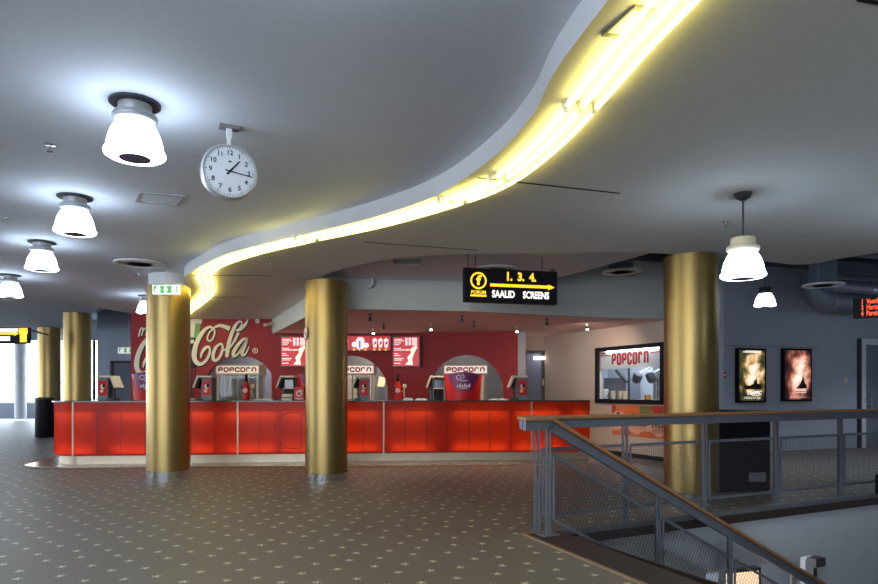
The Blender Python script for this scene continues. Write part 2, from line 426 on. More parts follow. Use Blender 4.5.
far = catmull([(-3.9, 14.95, 0), (-2.93, 13.0, 0), (-2.35, 11.2, 0), (-2.07, 9.96, 0), (-1.32, 8.73, 0), (-0.58, 8.06, 0), (0.01, 7.82, 0), (0.86, 7.71, 0), (2.5, 7.70, 0), (3.53, 8.06, 0), (4.25, 8.25, 0), (4.83, 8.40, 0), (5.35, 7.65, 0), (7.5, 6.0, 0), (9.0, 5.2, 0)], 6)
far = [(p.x, p.y) for p in far] + [(9.0, -5)]
sof = MB(); sof.prism(edge + far, 3.0, 3.139)
so = struct(sof.build('ceiling_soffit', M_SOFFIT), 'lowered curved soffit carrying the yellow light tubes')
fa = MB()
for (x0, y0), (x1, y1) in zip(edge[:-1], edge[1:]):
    d = Vector((x1 - x0, y1 - y0, 0)).normalized(); nn = Vector((-d.y, d.x, 0)) * 0.004
    a, b = Vector((x0, y0, 0)) + nn, Vector((x1, y1, 0)) + nn
    fa.add([(a.x, a.y, 2.984), (b.x, b.y, 2.984), (b.x, b.y, 3.14), (a.x, a.y, 3.14)], [(0, 1, 2, 3)])  # lower lip added to keep tube light off the main ceiling
fo = fa.build('fascia_board', M_FASCIA, so, smooth=True)
gr = MB()
for a, b, w in [((0.30, 4.97), (1.51, 5.36), 0.014), ((-0.836, 7.13), (0.448, 7.54), 0.006), ((-3.55, 9.22), (-2.43, 9.22), 0.008), ((-4.3, 11.35), (-3.4, 11.35), 0.008), ((1.77, 2.70), (3.2, 3.05), 0.02)]:
    gr.bar((a[0], a[1], 2.998), (b[0], b[1], 2.998), w, 0.006)
gr.build('joint_groove', M_BLACK, so)
BAND = [(-3.9, 14.95), (-3.15, 13.2), (-2.41, 11.5), (-2.02, 10.55), (-1.85, 10.38), (-1.43, 10.3), (0.51, 10.6), (2.5, 11.33), (4.11, 11.8), (4.75, 11.9)]
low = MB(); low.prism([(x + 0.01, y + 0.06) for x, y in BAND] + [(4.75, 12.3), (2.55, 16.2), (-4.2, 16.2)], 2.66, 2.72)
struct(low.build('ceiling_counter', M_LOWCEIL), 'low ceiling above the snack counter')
bnd = MB()
for i, ((x0, y0), (x1, y1)) in enumerate(zip(BAND[:-1], BAND[1:])):
    top = 4.7 if x1 > 1.9 else 3.15
    if x0 < -2.2: top = 3.1
    bnd.add([(x0, y0, 2.655), (x1, y1, 2.655), (x1, y1, top), (x0, y0, top), (x0 + .02, y0 + .08, 2.655), (x1 + .02, y1 + .08, 2.655), (x1 + .02, y1 + .08, top), (x0 + .02, y0 + .08, top)],
            [(0, 1, 2, 3), (5, 4, 7, 6), (0, 4, 5, 1), (3, 2, 6, 7), (0, 3, 7, 4), (1, 5, 6, 2)])
struct(bnd.build('wall_bulkhead', M_BAND), 'grey bulkhead band hanging over the counter')
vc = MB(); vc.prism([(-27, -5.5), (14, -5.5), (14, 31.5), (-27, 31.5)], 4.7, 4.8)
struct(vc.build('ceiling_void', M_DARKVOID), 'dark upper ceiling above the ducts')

# ---- red curved wall with three arched openings
WALL = [Vector((-7.16, 14.87, 0)), Vector((-3.9, 14.9, 0)), Vector((-1.07, 14.85, 0)), Vector((1.77, 14.33, 0))]
ARCH = [(-4.64, 14.89), (-2.05, 14.87), (0.605, 14.55)]
AR, AZ = 0.86, 1.29
rw = MB()
for a, b in zip(WALL[:-1], WALL[1:]):
    L = (b - a).length; d = (b - a) / L; back = Vector((-d.y, d.x, 0)) * 0.16
    if back.y < 0: back = -back
    cuts = {0.0, L}; arcs = []
    for cx, cy in ARCH:
        s = (Vector((cx, cy, 0)) - a).dot(d)
        if -0.1 < s < L + 0.1 and not (s - AR < 0 and s < 0):
            arcs.append(s)
            for k in range(33): cuts.add(min(max(s - AR * math.cos(PI * k / 32), 0), L))
    cuts = sorted(cuts)
    def zb(s):
        for c in arcs:
            if abs(s - c) < AR - 1e-7: return AZ + math.sqrt(AR * AR - (s - c) ** 2)
            if abs(abs(s - c) - AR) < 1e-6: return AZ
        return None
    for s0, s1 in zip(cuts[:-1], cuts[1:]):
        if s1 - s0 < 1e-6: continue
        mid = (s0 + s1) / 2; inside = any(abs(mid - c) < AR for c in arcs)
        z0 = (zb(s0) or AZ) if inside else 0.0; z1 = (zb(s1) or AZ) if inside else 0.0
        p0, p1 = a + d * s0, a + d * s1
        tz = 3.16 if p1.x < -3.85 else 2.72
        rw.add([p0 + Vector((0, 0, z0)), p1 + Vector((0, 0, z1)), p1 + Vector((0, 0, tz)), p0 + Vector((0, 0, tz)),
                p0 + back + Vector((0, 0, z0)), p1 + back + Vector((0, 0, z1)), p1 + back + Vector((0, 0, tz)), p0 + back + Vector((0, 0, tz))],
               [(0, 1, 2, 3), (5, 4, 7, 6), (0, 4, 5, 1), (3, 2, 6, 7)])
        if inside:
            rw.add([p0, p1, p1 + Vector((0, 0, 0.98)), p0 + Vector((0, 0, 0.98)), p0 + back, p1 + back, p1 + back + Vector((0, 0, .98)), p0 + back + Vector((0, 0, .98))],
                   [(0, 1, 2, 3), (5, 4, 7, 6), (3, 2, 6, 7)])
wallred = struct(rw.build('wall_back', M_REDWALL), 'red wall with three round-topped openings')
# end of the red wall, door behind it
e = MB(); e.box((1.87, 14.42, 1.35), (0.17, 0.26, 2.7), rz=-0.18)
struct(e.build('trim_3', mat('pale_jamb_paint', (0.42, 0.40, 0.40), 0.5)), 'pale end post of the red wall')
BW0, BW1 = Vector((2.58, 15.6, 0)), Vector((4.72, 11.07, 0))
BU = (BW1 - BW0).normalized(); BN = Vector((BU.y, -BU.x, 0)); BN = BN if BN.x < 0 else -BN   # towards the hall
def wall_hit(px):
    k = (px - CX) / F      # X = k*Y on the line BW0 + s*BU
    s = (k * BW0.y - BW0.x) / (BU.x - k * BU.y)
    return s, BW0 + BU * s
sA, pA = wall_hit(596.5); sB, pB = wall_hit(663.5)
WZ0, WZ1 = 1.09, 2.235
LB = (BW1 - BW0).length
bw = MB(); DB = -BN * 0.14
def wallbit(mb, s0, s1, z0, z1):
    p0, p1 = BW0 + BU * s0, BW0 + BU * s1
    mb.add([p0 + Vector((0, 0, z0)), p1 + Vector((0, 0, z0)), p1 + Vector((0, 0, z1)), p0 + Vector((0, 0, z1)),
            p0 + DB + Vector((0, 0, z0)), p1 + DB + Vector((0, 0, z0)), p1 + DB + Vector((0, 0, z1)), p0 + DB + Vector((0, 0, z1))],
           [(0, 1, 2, 3), (5, 4, 7, 6), (0, 4, 5, 1), (3, 2, 6, 7), (0, 3, 7, 4), (1, 5, 6, 2)])
wallbit(bw, 0, sA, 0, 2.70); wallbit(bw, sB, LB, 0, 2.70); wallbit(bw, sA, sB, 0, WZ0); wallbit(bw, sA, sB, WZ1, 2.70)
bw.box((2.66, 15.78, 1.35), (0.14, 0.3, 2.7)); bw.box((2.12, 15.78, 2.49), (1.1, 0.16, 0.42)); bw.box((1.68, 15.78, 1.35), (0.3, 0.16, 2.7))
struct(bw.build('wall_right', M_BEIGE), 'beige side wall beside the counter')
bb = MB(); p0, p1 = BW0 + BU * 0.05 + BN * 0.012, BW1 + BN * 0.012
bb.bar(p0 + Vector((0, 0, 0.04)), p1 + Vector((0, 0, 0.04)), 0.02, 0.08)
struct(bb.build('baseboard_right', M_BLACK), 'dark baseboard of the beige wall')
# blue door
dr = thing('door_1', (2.22, 15.72, 0), 'blue-grey door at the end of the red wall', 'door', kind='structure')
b = MB(); b.box((2.20, 15.74, 1.12), (0.62, 0.05, 2.24)); b.build('door_leaf', M_BLUEDOOR, dr)
b = MB(); b.box((2.56, 15.70, 1.14), (0.07, 0.1, 2.28)); b.box((1.86, 15.70, 1.14), (0.07, 0.1, 2.28)); b.box((2.21, 15.70, 2.28), (0.77, 0.1, 0.07)); b.build('door_frame', M_DARK, dr)
b = MB(); b.box((2.545, 15.63, 1.54), (0.035, 0.03, 0.16)); b.build('door_hinge', M_CREAM, dr)
b = MB(); b.box((2.44, 15.60, 2.13), (0.26, 0.08, 0.08)); b.build('door_light', mat('door_lamp_glow', (.9, .9, .9), .4, em=(1, .85, .75), es=2.5, var=0), dr)

# ---- right gallery wall (blue grey)
GR0, GR1 = Vector((4.86, 13.16, 0)), Vector((13.0, 16.21, 0)); GU = (GR1 - GR0).normalized(); GN = Vector((GU.y, -GU.x, 0))
g = MB(); g.box((GR0 + GR1) / 2 - GN * 0.06 + Vector((0, 0, 2.35)), ((GR1 - GR0).length, 0.12, 4.7), rz=math.atan2(GU.y, GU.x))
g.box((4.83, 12.2, 2.35), (0.12, 2.4, 4.7))
struct(g.build('wall_gallery', M_BLUEWALL), 'blue-grey gallery wall with the posters')
def gal(px):
    k = (px - CX) / F
    s = (k * GR0.y - GR0.x) / (GU.x - k * GU.y)
    return GR0 + GU * s
# outer shell
w = MB(); w.box((13.1, 5, 0.7), (0.2, 22.6, 8.2)); struct(w.build('wall_east', M_BLUEWALL), 'far side wall of the gallery')
w = MB(); w.box((-7, -5.1, -1.4), (41, 0.2, 4.0)); w.box((-7, -5.1, 3.85), (41, 0.2, 1.9)); w.box((-20.5, -5.1, 1.75), (14, .2, 2.3)); w.box((6.67, -5.1, 1.75), (13.65, .2, 2.3)); struct(w.build('wall_front', M_PALE), 'wall behind the viewpoint')
w = MB(); w.box((4.5, 31.1, 2.4), (17, 0.2, 4.8)); w.box((13.1, 24, 2.4), (0.2, 14.4, 4.8)); struct(w.build('wall_rear', M_FARWALL), 'rear wall beyond the kitchen')
# far left grey wall with a door
w = MB(); w.box((-9.5, 22.1, 2.35), (4.5, 0.2, 4.7)); w.box((-7.05, 18.5, 2.35), (0.1, 7.2, 4.7)); w.box((-11.6, 26.7, 2.35), (0.2, 8.8, 4.7))
struct(w.build('wall_far', M_FARWALL), 'dim grey wall beyond the counter')
dr = thing('door_2', (-10.6, 21.95, 0), 'dim grey door below the far exit sign', 'door', kind='structure')
x0, x1 = wx(112, 21.95), wx(133, 21.95)
b = MB(); b.box(((x0 + x1) / 2, 21.97, 1.14), (x1 - x0, 0.05, 2.28)); b.build('door_leaf', mat('far_door_paint', (0.17, 0.185, 0.24), 0.5), dr)
b = MB(); b.box((x0, 21.95, 1.16), (0.08, 0.1, 2.32)); b.box((x1, 21.95, 1.16), (0.08, 0.1, 2.32)); b.box(((x0 + x1) / 2, 21.95, 2.31), (x1 - x0 + .08, 0.1, 0.08)); b.build('door_frame', M_DARK, dr)
# gallery door at the picture edge
gd = gal(859); gd2 = gd + GU * 1.05
dr = thing('door_3', tuple(gd), 'tall white-framed door in the gallery wall', 'door', kind='structure')
b = MB(); zt = wz(338.6, gd.y)
Rg = math.atan2(GU.y, GU.x)
b.box(gd + GN * 0.03 + GU * 0.07 + Vector((0, 0, zt / 2)), (0.14, 0.08, zt), rz=Rg); b.box(gd + GN * 0.03 + GU * 1.25 + Vector((0, 0, zt / 2)), (0.14, 0.08, zt), rz=Rg)
b.box(gd + GN * 0.03 + GU * 0.66 + Vector((0, 0, zt - 0.07)), (1.2, 0.08, 0.14), rz=Rg); b.build('door_frame', M_WHITE, dr)
b = MB(); b.box(gd + GN * 0.02 + GU * 0.66 + Vector((0, 0, zt / 2 - 0.05)), (1.06, 0.05, zt - 0.1), rz=Rg); b.build('door_leaf', mat('gallery_door_paint', (0.20, 0.22, 0.26), 0.35), dr)
b = MB()
for zz in (1.30, 1.02): b.bar(gd + GN * 0.1 + GU * 0.10 + Vector((0, 0, zz)), gd + GN * 0.1 + GU * 0.30 + Vector((0, 0, zz)), 0.02, 0.02)
b.bar(gd + GN * 0.1 + GU * 0.28 + Vector((0, 0, 1.30)), gd + GN * 0.1 + GU * 0.28 + Vector((0, 0, 0.9)), 0.02, 0.02)
b.box(gd + GN * 0.09 + GU * 0.1 + Vector((0, 0, 1.12)), (0.05, 0.05, 0.05), rz=Rg); b.build('door_handle', M_CHROME, dr)
b = MB(); b.box(gd - GU * 0.035 + GN * 0.03 + Vector((0, 0, zt / 2)), (0.07, 0.08, zt), rz=Rg); struct(b.build('trim_4', M_DARK), 'dark reveal beside the gallery door')

# ---- window wall on the entrance side
w = MB(); w.box((-19, 31.1, 0.35), (16, 0.2, 0.7)); w.box((-19, 31.1, 4.25), (16, 0.2, 0.9)); struct(w.build('wall_entrance', mat('sill_wall_paint', (0.22, 0.25, 0.32), 0.6)), 'low sill wall under the far windows')
for i in range(3):
    x0 = -27 + i * 5.12
    wo = thing('window_%d' % (i + 1), (x0 + 2.56, 31.1, 0.7), 'tall far window bay', 'window', kind='structure')
    b = MB(); b.box((x0, 31.1, 2.25), (0.08, 0.12, 3.1)); b.box((x0 + 5.12, 31.1, 2.25), (0.08, 0.12, 3.1)); b.box((x0 + 2.56, 31.1, 0.73), (5.12, 0.12, 0.06)); b.box((x0 + 2.56, 31.1, 3.78), (5.12, 0.12, 0.06)); b.build('window_frame', M_GREY, wo)
    b = MB(); b.box((x0 + 2.56, 31.1, 2.25), (5.04, 0.012, 3.0)); b.build('window_pane', M_GLASS, wo)
lw0, lw1 = Vector((-27, -5, 0)), Vector((-27, 31, 0))
w = MB(); w.box((-27.1, 13, 0.35), (0.2, 36.4, 0.7)); w.box((-27.1, 13, 4.25), (0.2, 36.4, 0.9)); w.box((-27.1, 13, 2.3), (0.2, 0.6, 3.2)); struct(w.build('wall_left', M_PALE), 'glazed side wall by the entrance')
for i in range(2):
    y0 = -4.5 if i == 0 else 13.5
    wo = thing('window_%d' % (i + 6), (-27.1, y0, 0.7), 'long side window', 'window', kind='structure')
    b = MB()
    for k in range(7): b.box((-27.1, y0 + k * 2.85, 2.25), (0.12, 0.08, 3.1))
    b.build('window_frame', M_GREY, wo)
    b = MB(); b.box((-27.1, y0 + 8.5, 2.25), (0.012, 17, 3.1)); b.build('window_pane', M_GLASS, wo)
for i in range(3):  # unseen bays added to throw soft daylight into the hall
    x0 = -13.5 + i * 4.45
    wo = thing('window_%d' % (i + 9), (x0, -5.1, 0.6), 'unseen window bay added behind the viewpoint for daylight', 'window', kind='structure')
    b = MB(); b.box((x0, -5.1, 1.75), (0.08, 0.12, 2.3)); b.box((x0 + 2.2, -5.1, 1.75), (0.06, 0.12, 2.3)); b.box((x0 + 2.22, -5.1, .63), (4.45, .12, .06)); b.box((x0 + 2.22, -5.1, 2.87), (4.45, .12, .06)); b.build('window_frame', M_GREY, wo)
    b = MB(); b.box((x0 + 2.22, -5.1, 1.75), (4.37, 0.012, 2.2)); b.build('window_pane', M_GLASS, wo)
ex = MB(); ex.prism([(-60, -20), (-27.3, -20), (-27.3, 31.3), (-5, 31.3), (-5, 70), (-60, 70)], -0.5, -0.35)
struct(ex.build('ground_exterior', mat('pale_paving', (0.45, 0.48, 0.46), 0.8)), 'pale paving outside the windows')
hd = MB()
for k in range(60):
    hd.lathe([(0.01, 0), (0.7, 0.15), (0.9, 0.6), (0.6, 1.1), (0.01, 1.3)], 8, (-34 + k * 0.45 + random.uniform(-.2, .2), 40 + random.uniform(-.6, .6), -0.38), 1, 1)
o = hd.build('hedge', mat('pale_hedge_green', (0.28, 0.36, 0.24), 0.8, var=0.4, vs=3), smooth=True); tag(o, 'pale hedge seen through the far windows', 'hedge', kind='stuff')

# ---- kitchen behind the red wall
w = MB(); w.box((-2.2, 17.5, 1.35), (9.6, 0.1, 2.7)); w.box((2.7, 16.75, 1.35), (0.1, 1.5, 2.7)); w.box((-2.2, 16.2, 2.75), (9.6, 2.6, 0.06))
struct(w.build('wall_kitchen', mat('kitchen_grey', (0.34, 0.34, 0.36), 0.4, 0.3)), 'grey kitchen wall behind the openings')
kc = thing('kitchen_bench', (-2.2, 15.6, 0), 'steel bench standing behind the red wall openings', 'bench')
b = MB(); b.box((-2.4, 15.7, 0.98), (7.6, 0.9, 0.04)); b.build('bench_top', M_BRUSHED, kc)
b = MB(); b.box((-2.4, 15.72, 0.48), (7.5, 0.8, 0.96)); b.build('bench_body', M_GREY, kc)

# ---- lower floor seen through the stair well
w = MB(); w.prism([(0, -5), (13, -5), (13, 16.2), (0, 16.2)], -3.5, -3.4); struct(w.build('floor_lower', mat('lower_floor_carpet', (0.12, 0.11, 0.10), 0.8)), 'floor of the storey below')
def Lw(s, off=0.0): return H0 + D1 * s + Vector((-D2.x, -D2.y, 0)) * off
def sx_of(X): return (X - H0.x) / D1.x
w = MB(); R1 = math.atan2(D1.y, D1.x)
def lwbox(s0, s1, z0, z1): w.box(Lw((s0 + s1) / 2, 0.12) + Vector((0, 0, (z0 + z1) / 2)), (s1 - s0, 0.14, z1 - z0), rz=R1)
oa, ob = sx_of(2.95), sx_of(4.55)
lwbox(-1.2, oa, -3.4, -0.13); lwbox(ob, 9.6, -3.4, -0.13); lwbox(oa, ob, -0.66, -0.13)
struct(w.build('wall_lower', M_PALE), 'pale wall under the gallery edge')
w = MB(); w.box(Lw(sx_of(4.9), 2.6) + Vector((0, 0, -1.8)), (15.0, 0.1, 3.2), rz=R1); struct(w.build('wall_lower_rear', M_PALE), 'pale wall of the room below')
w = MB(); w.box((H0 + DN * 2.2) + Vector((-0.2, 0.1, -1.8)), (0.1, 5.0, 3.2), rz=math.atan2(DN.y, DN.x) + PI / 2); struct(w.build('wall_lower_side', M_PALE), 'wall under the landing')
# bracket at the opening
b = MB(); p = Lw(ob, 0.0); b.box(p + Vector((0.0, -0.02, -0.72)), (0.18, 0.12, 0.10), rz=R1); b.box(p + Vector((-0.06, -0.02, -1.3)), (0.07, 0.1, 1.2), rz=R1)
struct(b.build('trim_5', M_DARK), 'dark frame post of the opening below')
lb = thing('lower_lightbox', tuple(Lw(3.2, 0.6) + Vector((0, 0, -3.4))), 'warm glowing display case in the storey below the stairs', 'lightbox')
c = Lw(3.2, 0.6) + Vector((0, 0, -1.38))
b = MB(); b.box(c, (0.55, 0.12, 1.0), rz=R1 - 0.15); b.box(c + Vector((0, 0.05, -1.25)), (0.5, 0.1, 1.5), rz=R1 - 0.15); b.build('case', M_DARK, lb)
b = MB(); b.box(c - Vector((-0.0, 0.07, 0)), (0.48, 0.03, 0.92), rz=R1 - 0.15); b.build('glowing_face', M_WARMBOX, lb)

# ---- stairs
st = MB()
for i in range(18):
    a = H0 + D1 * (0.31 * i) + D2 * 0.22; z = -0.163 * (i + 1)
    st.prism([a, a + D1 * 0.34, a + D1 * 0.34 + D2 * 2.6, a + D2 * 2.6], z - 0.05, z)
    st.prism([a + D1 * 0.0, a + D1 * 0.02, a + D1 * 0.02 + D2 * 2.6, a + D2 * 2.6], z, z + 0.163)
struct(st.build('staircase', M_LINO), 'dark stairs going down to the storey below')

# ================================================================ COLUMNS
def column(x, y, r, ztop, label, name='gold_column', m=None, base=True, zc=None):
    t = thing(name, (x, y, 0), label, 'column', 'round columns' , kind='thing')
    b = MB(); b.lathe([(r, 0.11), (r, ztop)], 64, (x, y, 0)); o = b.build('shaft', m or M_GOLD, t, smooth=True)
    recentre(o)
    if base:
        b = MB(); b.lathe([(r + 0.006, 0.0), (r + 0.008, 0.105), (r - 0.01, 0.115)], 64, (x, y, 0)); b.build('base_ring', M_CHROME, t, smooth=True)
    if zc:
        b = MB(); b.lathe([(r - 0.03, ztop - 0.02), (r - 0.03, zc)], 48, (x, y, 0)); b.build('collar', M_WHITE, t, smooth=True)
    return t
CR = 0.32
column(wx(168.5, 10.0), 10.0, CR, 2.955, 'gold column with a white collar, behind the small green exit sign', zc=3.14)
column(wx(326.5, 9.78), 9.78, CR, 2.998, 'gold column before the middle of the red counter, chrome ring at its foot')
column(wx(691, 7.95), 7.95, CR, 2.999, 'gold column rising behind the railing beside the popcorn window')
column(wx(77.5, 16.3), 16.3, CR, 3.299, 'dim gold column just behind the rounded end of the counter')
column(wx(49.5, 20.1), 20.1, CR, 3.299, 'dim gold column with the black bin at its foot')
column(wx(20.5, 27.9), 27.9, 0.23, 4.69, 'slim pale column standing before the bright far windows', 'pale_column', M_WHITE, base=False)

# ================================================================ SNACK COUNTER
ct = thing('snack_counter', (-2.0, 12.2, 0), 'long curved counter with glowing red panels, steel kick plate and dark worktop', 'counter')
class Path:
    def __init__(s, pts):
        s.p = [Vector((x, y, 0)) for x, y in pts]; s.l = [0.0]
        for a, b in zip(s.p[:-1], s.p[1:]): s.l.append(s.l[-1] + (b - a).length)
    def at(s, d):
        d = min(max(d, 0), s.l[-1])
        for i in range(len(s.l) - 1):
            if d <= s.l[i + 1] + 1e-9:
                t = (d - s.l[i]) / max(s.l[i + 1] - s.l[i], 1e-9); return s.p[i].lerp(s.p[i + 1], t)
        return s.p[-1]
    def nrm(s, d):
        a, b = s.at(d - 0.03), s.at(d + 0.03); t = (b - a).normalized(); return Vector((t.y, -t.x, 0))   # towards hall
    def sheet(s, mb, d0, d1, off, z0, z1, t=0.0, n=None):
        n = n or max(1, int((d1 - d0) / 0.1)); o = len(mb.v)
        for k in range(n + 1):
            d = d0 + (d1 - d0) * k / n; p = s.at(d); q = s.nrm(d)
            a, b = p + q * off, p + q * (off - t)
            mb.v += [(a.x, a.y, z0), (a.x, a.y, z1)] + ([(b.x, b.y, z0), (b.x, b.y, z1)] if t else [])
        w = 4 if t else 2
        for k in range(n):
            i, j = o + k * w, o + (k + 1) * w
            mb.f.append((i, j, j + 1, i + 1))
            if t: mb.f += [(i + 2, i + 3, j + 3, j + 2), (i + 1, j + 1, j + 3, i + 3), (i, i + 2, j + 2, j)]
        if t: mb.f += [(o, o + 1, o + 3, o + 2), (o + n * w, o + n * w + 2, o + n * w + 3, o + n * w + 1)]
        return mb
CP = Path(counter_path(0.0)); LT = CP.l[-1]
s0 = next(CP.l[i] for i, p in enumerate(CP.p) if p.x > -6.56)
secs = [s0, s0 + 2.87, s0 + 5.54, s0 + 8.35]
seams = [0.0, 0.45, s0 - 0.62, s0]
for a, b in zip(secs[:-1], secs[1:]): seams += [a + (b - a) * k / 7 for k in range(1, 8)]
seams += [seams[-1] + 0.4, seams[-1] + 0.8, LT]
ZL0, ZL1 = 0.198, 0.957
for a, b in zip(seams[:-1], seams[1:]):
    m = MB(); CP.sheet(m, a + 0.004, b - 0.004, 0.0, ZL0, ZL1, n=max(2, int((b - a) / 0.08)))
    m.build('panel', M_RED_LIT, ct, smooth=True)
m = MB(); CP.sheet(m, 0, LT, 0.004, 0.955, 1.13); m.build('top_band', M_BAND_LIT, ct)
m = MB(); CP.sheet(m, 0, LT, 0.008, 0.165, 0.20, 0.33); m.build('bottom_lip', M_DRED, ct)
m = MB(); CP.sheet(m, 0, LT, -0.10, 0.0, 0.168, 0.02); m.build('kick_plate', M_BRUSHED, ct)
m = MB()
for a in seams[1:-1]: m = MB(); CP.sheet(m, a - 0.004, a + 0.004, 0.002, ZL0, 0.955, 0.012, n=1); m.build('panel_joint', mat('joint_dark_red', (0.16, 0.010, 0.006), 0.4), ct)
for a in secs:
    m = MB(); CP.sheet(m, a - 0.014, a + 0.014, 0.010, 0.165, 1.13, 0.02, n=1); m.build('joint_strip', M_BRUSHED, ct)
# worktop
front = [CP.at(LT * k / 90) + CP.nrm(LT * k / 90) * 0.035 for k in range(91)]
backw = [CP.at(d) - CP.nrm(d) * 0.72 for d in [LT - (LT - s0 - 0.1) * k / 40 for k in range(41)]]
wt = MB(); wt.prism([(p.x, p.y) for p in front] + [(p.x, p.y) for p in backw] + [(-6.5, 13.0)], 1.13, 1.152); wt.build('worktop', M_WORKTOP, ct)
m = MB(); CP.sheet(m, 0.30, LT - 0.05, -0.32, 0.18, 1.12, 0.02); m.build('back_board', M_WHITE, ct)
# lamps inside the counter: short tubes along the top and bottom
a = 0.25; k = 0
lampseg = []
while a < LT - 0.3:
    ln = random.uniform(0.75, 1.15)
    lampseg.append((a, min(a + ln, LT - 0.1))); a += ln + random.uniform(0.15, 0.45)
for (a, b_) in lampseg:
    for z in (0.25, 0.90):
        m = MB(); m.tube([CP.at(d) - CP.nrm(d) * 0.10 + Vector((0, 0, z)) for d in [a + (b_ - a) * i / 5 for i in range(6)]], 0.013, 8); m.build('light_tube', M_STRIP, ct)
# round outline on the front
sr = s0 + 3.87
m = MB()
for i in range(40):
    A, B = 2 * PI * i / 40, 2 * PI * (i + 1) / 40
    ps = []
    for ang, r in ((A, 0.325), (A, 0.345), (B, 0.345), (B, 0.325)):
        d = sr + r * math.cos(ang); p = CP.at(d) + CP.nrm(d) * 0.006; ps.append((p.x, p.y, 0.60 + r * math.sin(ang)))
    m.add(ps, [(0, 1, 2, 3)])
m.build('round_outline', M_DRED, ct)

# ================================================================ MURAL LETTERING ON THE RED WALL
WD = 14.86
def mural(cx, cy, dy=0.0): # crop pixel -> wall
    px, py = 188 + cx / 9.74, 312 + cy / 9.74
    return (wx(px, WD), wz(py, WD))
def wall_y(x):
    for a, b in zip(WALL[:-1], WALL[1:]):
        if a.x - 1 <= x <= b.x: return a.y + (b.y - a.y) * (x - a.x) / (b.x - a.x)
    return WALL[-1].y
def stroke(mb, pts, dx=0, dy=0, lift=0.004, grow=0.0, sc=1.0):
    P = catmull([(p[0] * sc + dx, p[1] * sc + dy, p[2] * sc + grow) for p in pts], 7)
    o = len(mb.v); N = len(P)
    for i, p in enumerate(P):
        d = P[min(i + 1, N - 1)] - P[max(i - 1, 0)]; d = Vector((d.x, d.y)).normalized(); nn = Vector((-d.y, d.x)) * (max(p.z, 2) / 2)
        for sgn in (1, -1):
            x, z = mural(p.x + nn.x * sgn, p.y + nn.y * sgn); mb.v.append((x, wall_y(x) - lift, z))
    for i in range(N - 1): mb.f.append((o + 2 * i, o + 2 * i + 1, o + 2 * i + 3, o + 2 * i + 2))
C_ = [(122, 448, 10), (132, 398, 24), (165, 350, 30), (200, 340, 24), (210, 378, 20), (192, 440, 26), (152, 492, 30), (104, 505, 40), (66, 468, 46), (58, 400, 50), (78, 310, 46), (120, 224, 42), (168, 165, 32), (215, 145, 22), (250, 168, 17), (255, 215, 16), (228, 272, 16), (198, 280, 16), (186, 250, 16), (205, 200, 14), (250, 152, 18)]
C_tail = [(250, 152, 16), (300, 132, 30), (350, 140, 38), (405, 162, 44)]
O_ = [(318, 310, 16), (275, 335, 26), (244, 400, 34), (245, 460, 32), (275, 470, 26), (310, 430, 26), (332, 370, 24), (330, 320, 18), (306, 306, 14), (285, 330, 8)]
OL = [(325, 375, 12), (350, 370, 14), (372, 350, 12)]
L_ = [(374, 440, 30), (382, 380, 40), (395, 300, 38), (422, 210, 36), (455, 135, 30), (490, 96, 22), (515, 92, 14), (520, 112, 12), (500, 150, 8)]
L2 = [(488, 200, 26), (455, 270, 24), (425, 320, 18), (405, 350, 12)]
FL = [(462, 178, 14), (500, 168, 34), (545, 130, 32), (570, 95, 20), (585, 62, 5)]
A_ = [(572, 256, 20), (530, 268, 24), (475, 330, 34), (440, 395, 36), (445, 432, 26), (485, 405, 22), (535, 325, 20), (575, 250, 24)]
A2 = [(572, 250, 22), (550, 320, 34), (522, 395, 36), (540, 422, 24), (570, 385, 14), (592, 335, 8)]
cream, dark_ = MB(), MB()
def word(dx, dy, letters):
    for L in letters:
        stroke(dark_, L, dx + 9, dy + 9, 0.004, 4); stroke(cream, L, dx, dy, 0.008)
word(0, 0, [C_, C_tail, O_, OL, L_, L2, FL, A_, A2])
word(-560, 92, [C_, O_, OL])
shift = lambda L, x, y: [(p[0] + x, p[1] + y, p[2]) for p in L]
word(-465, 78, [O_[:8], OL]); word(-585, 80, [A_, A2])
word(0, 0, [[(-30, 300, 36), (10, 294, 36), (55, 282, 34)]])
word(0, 0, [[(-480, 240, 14), (-465, 170, 16), (-440, 160, 14), (-452, 230, 16)], [(-452, 200, 12), (-420, 162, 14), (-400, 165, 14), (-412, 232, 16)]])
# small registered mark
for k in range(24):
    A, B = 2 * PI * k / 24, 2 * PI * (k + 1) / 24
    ps = []
    for a_, r in ((A, 20), (A, 27), (B, 27), (B, 20)):
        x, z = mural(650 + r * math.cos(a_), 375 + r * math.sin(a_)); ps.append((x, wall_y(x) - 0.006, z))
    cream.add(ps, [(0, 1, 2, 3)])
x, z = mural(650, 375); text_into(cream, 'R', frame_at((x, wall_y(x) - 0.004, z), (1, 0)), 0.07, 0.002, bold=0.002)
dark_.build('painted_letter_shadow', M_MURALBLACK, wallred); cream.build('painted_lettering', M_MURALCREAM, wallred)
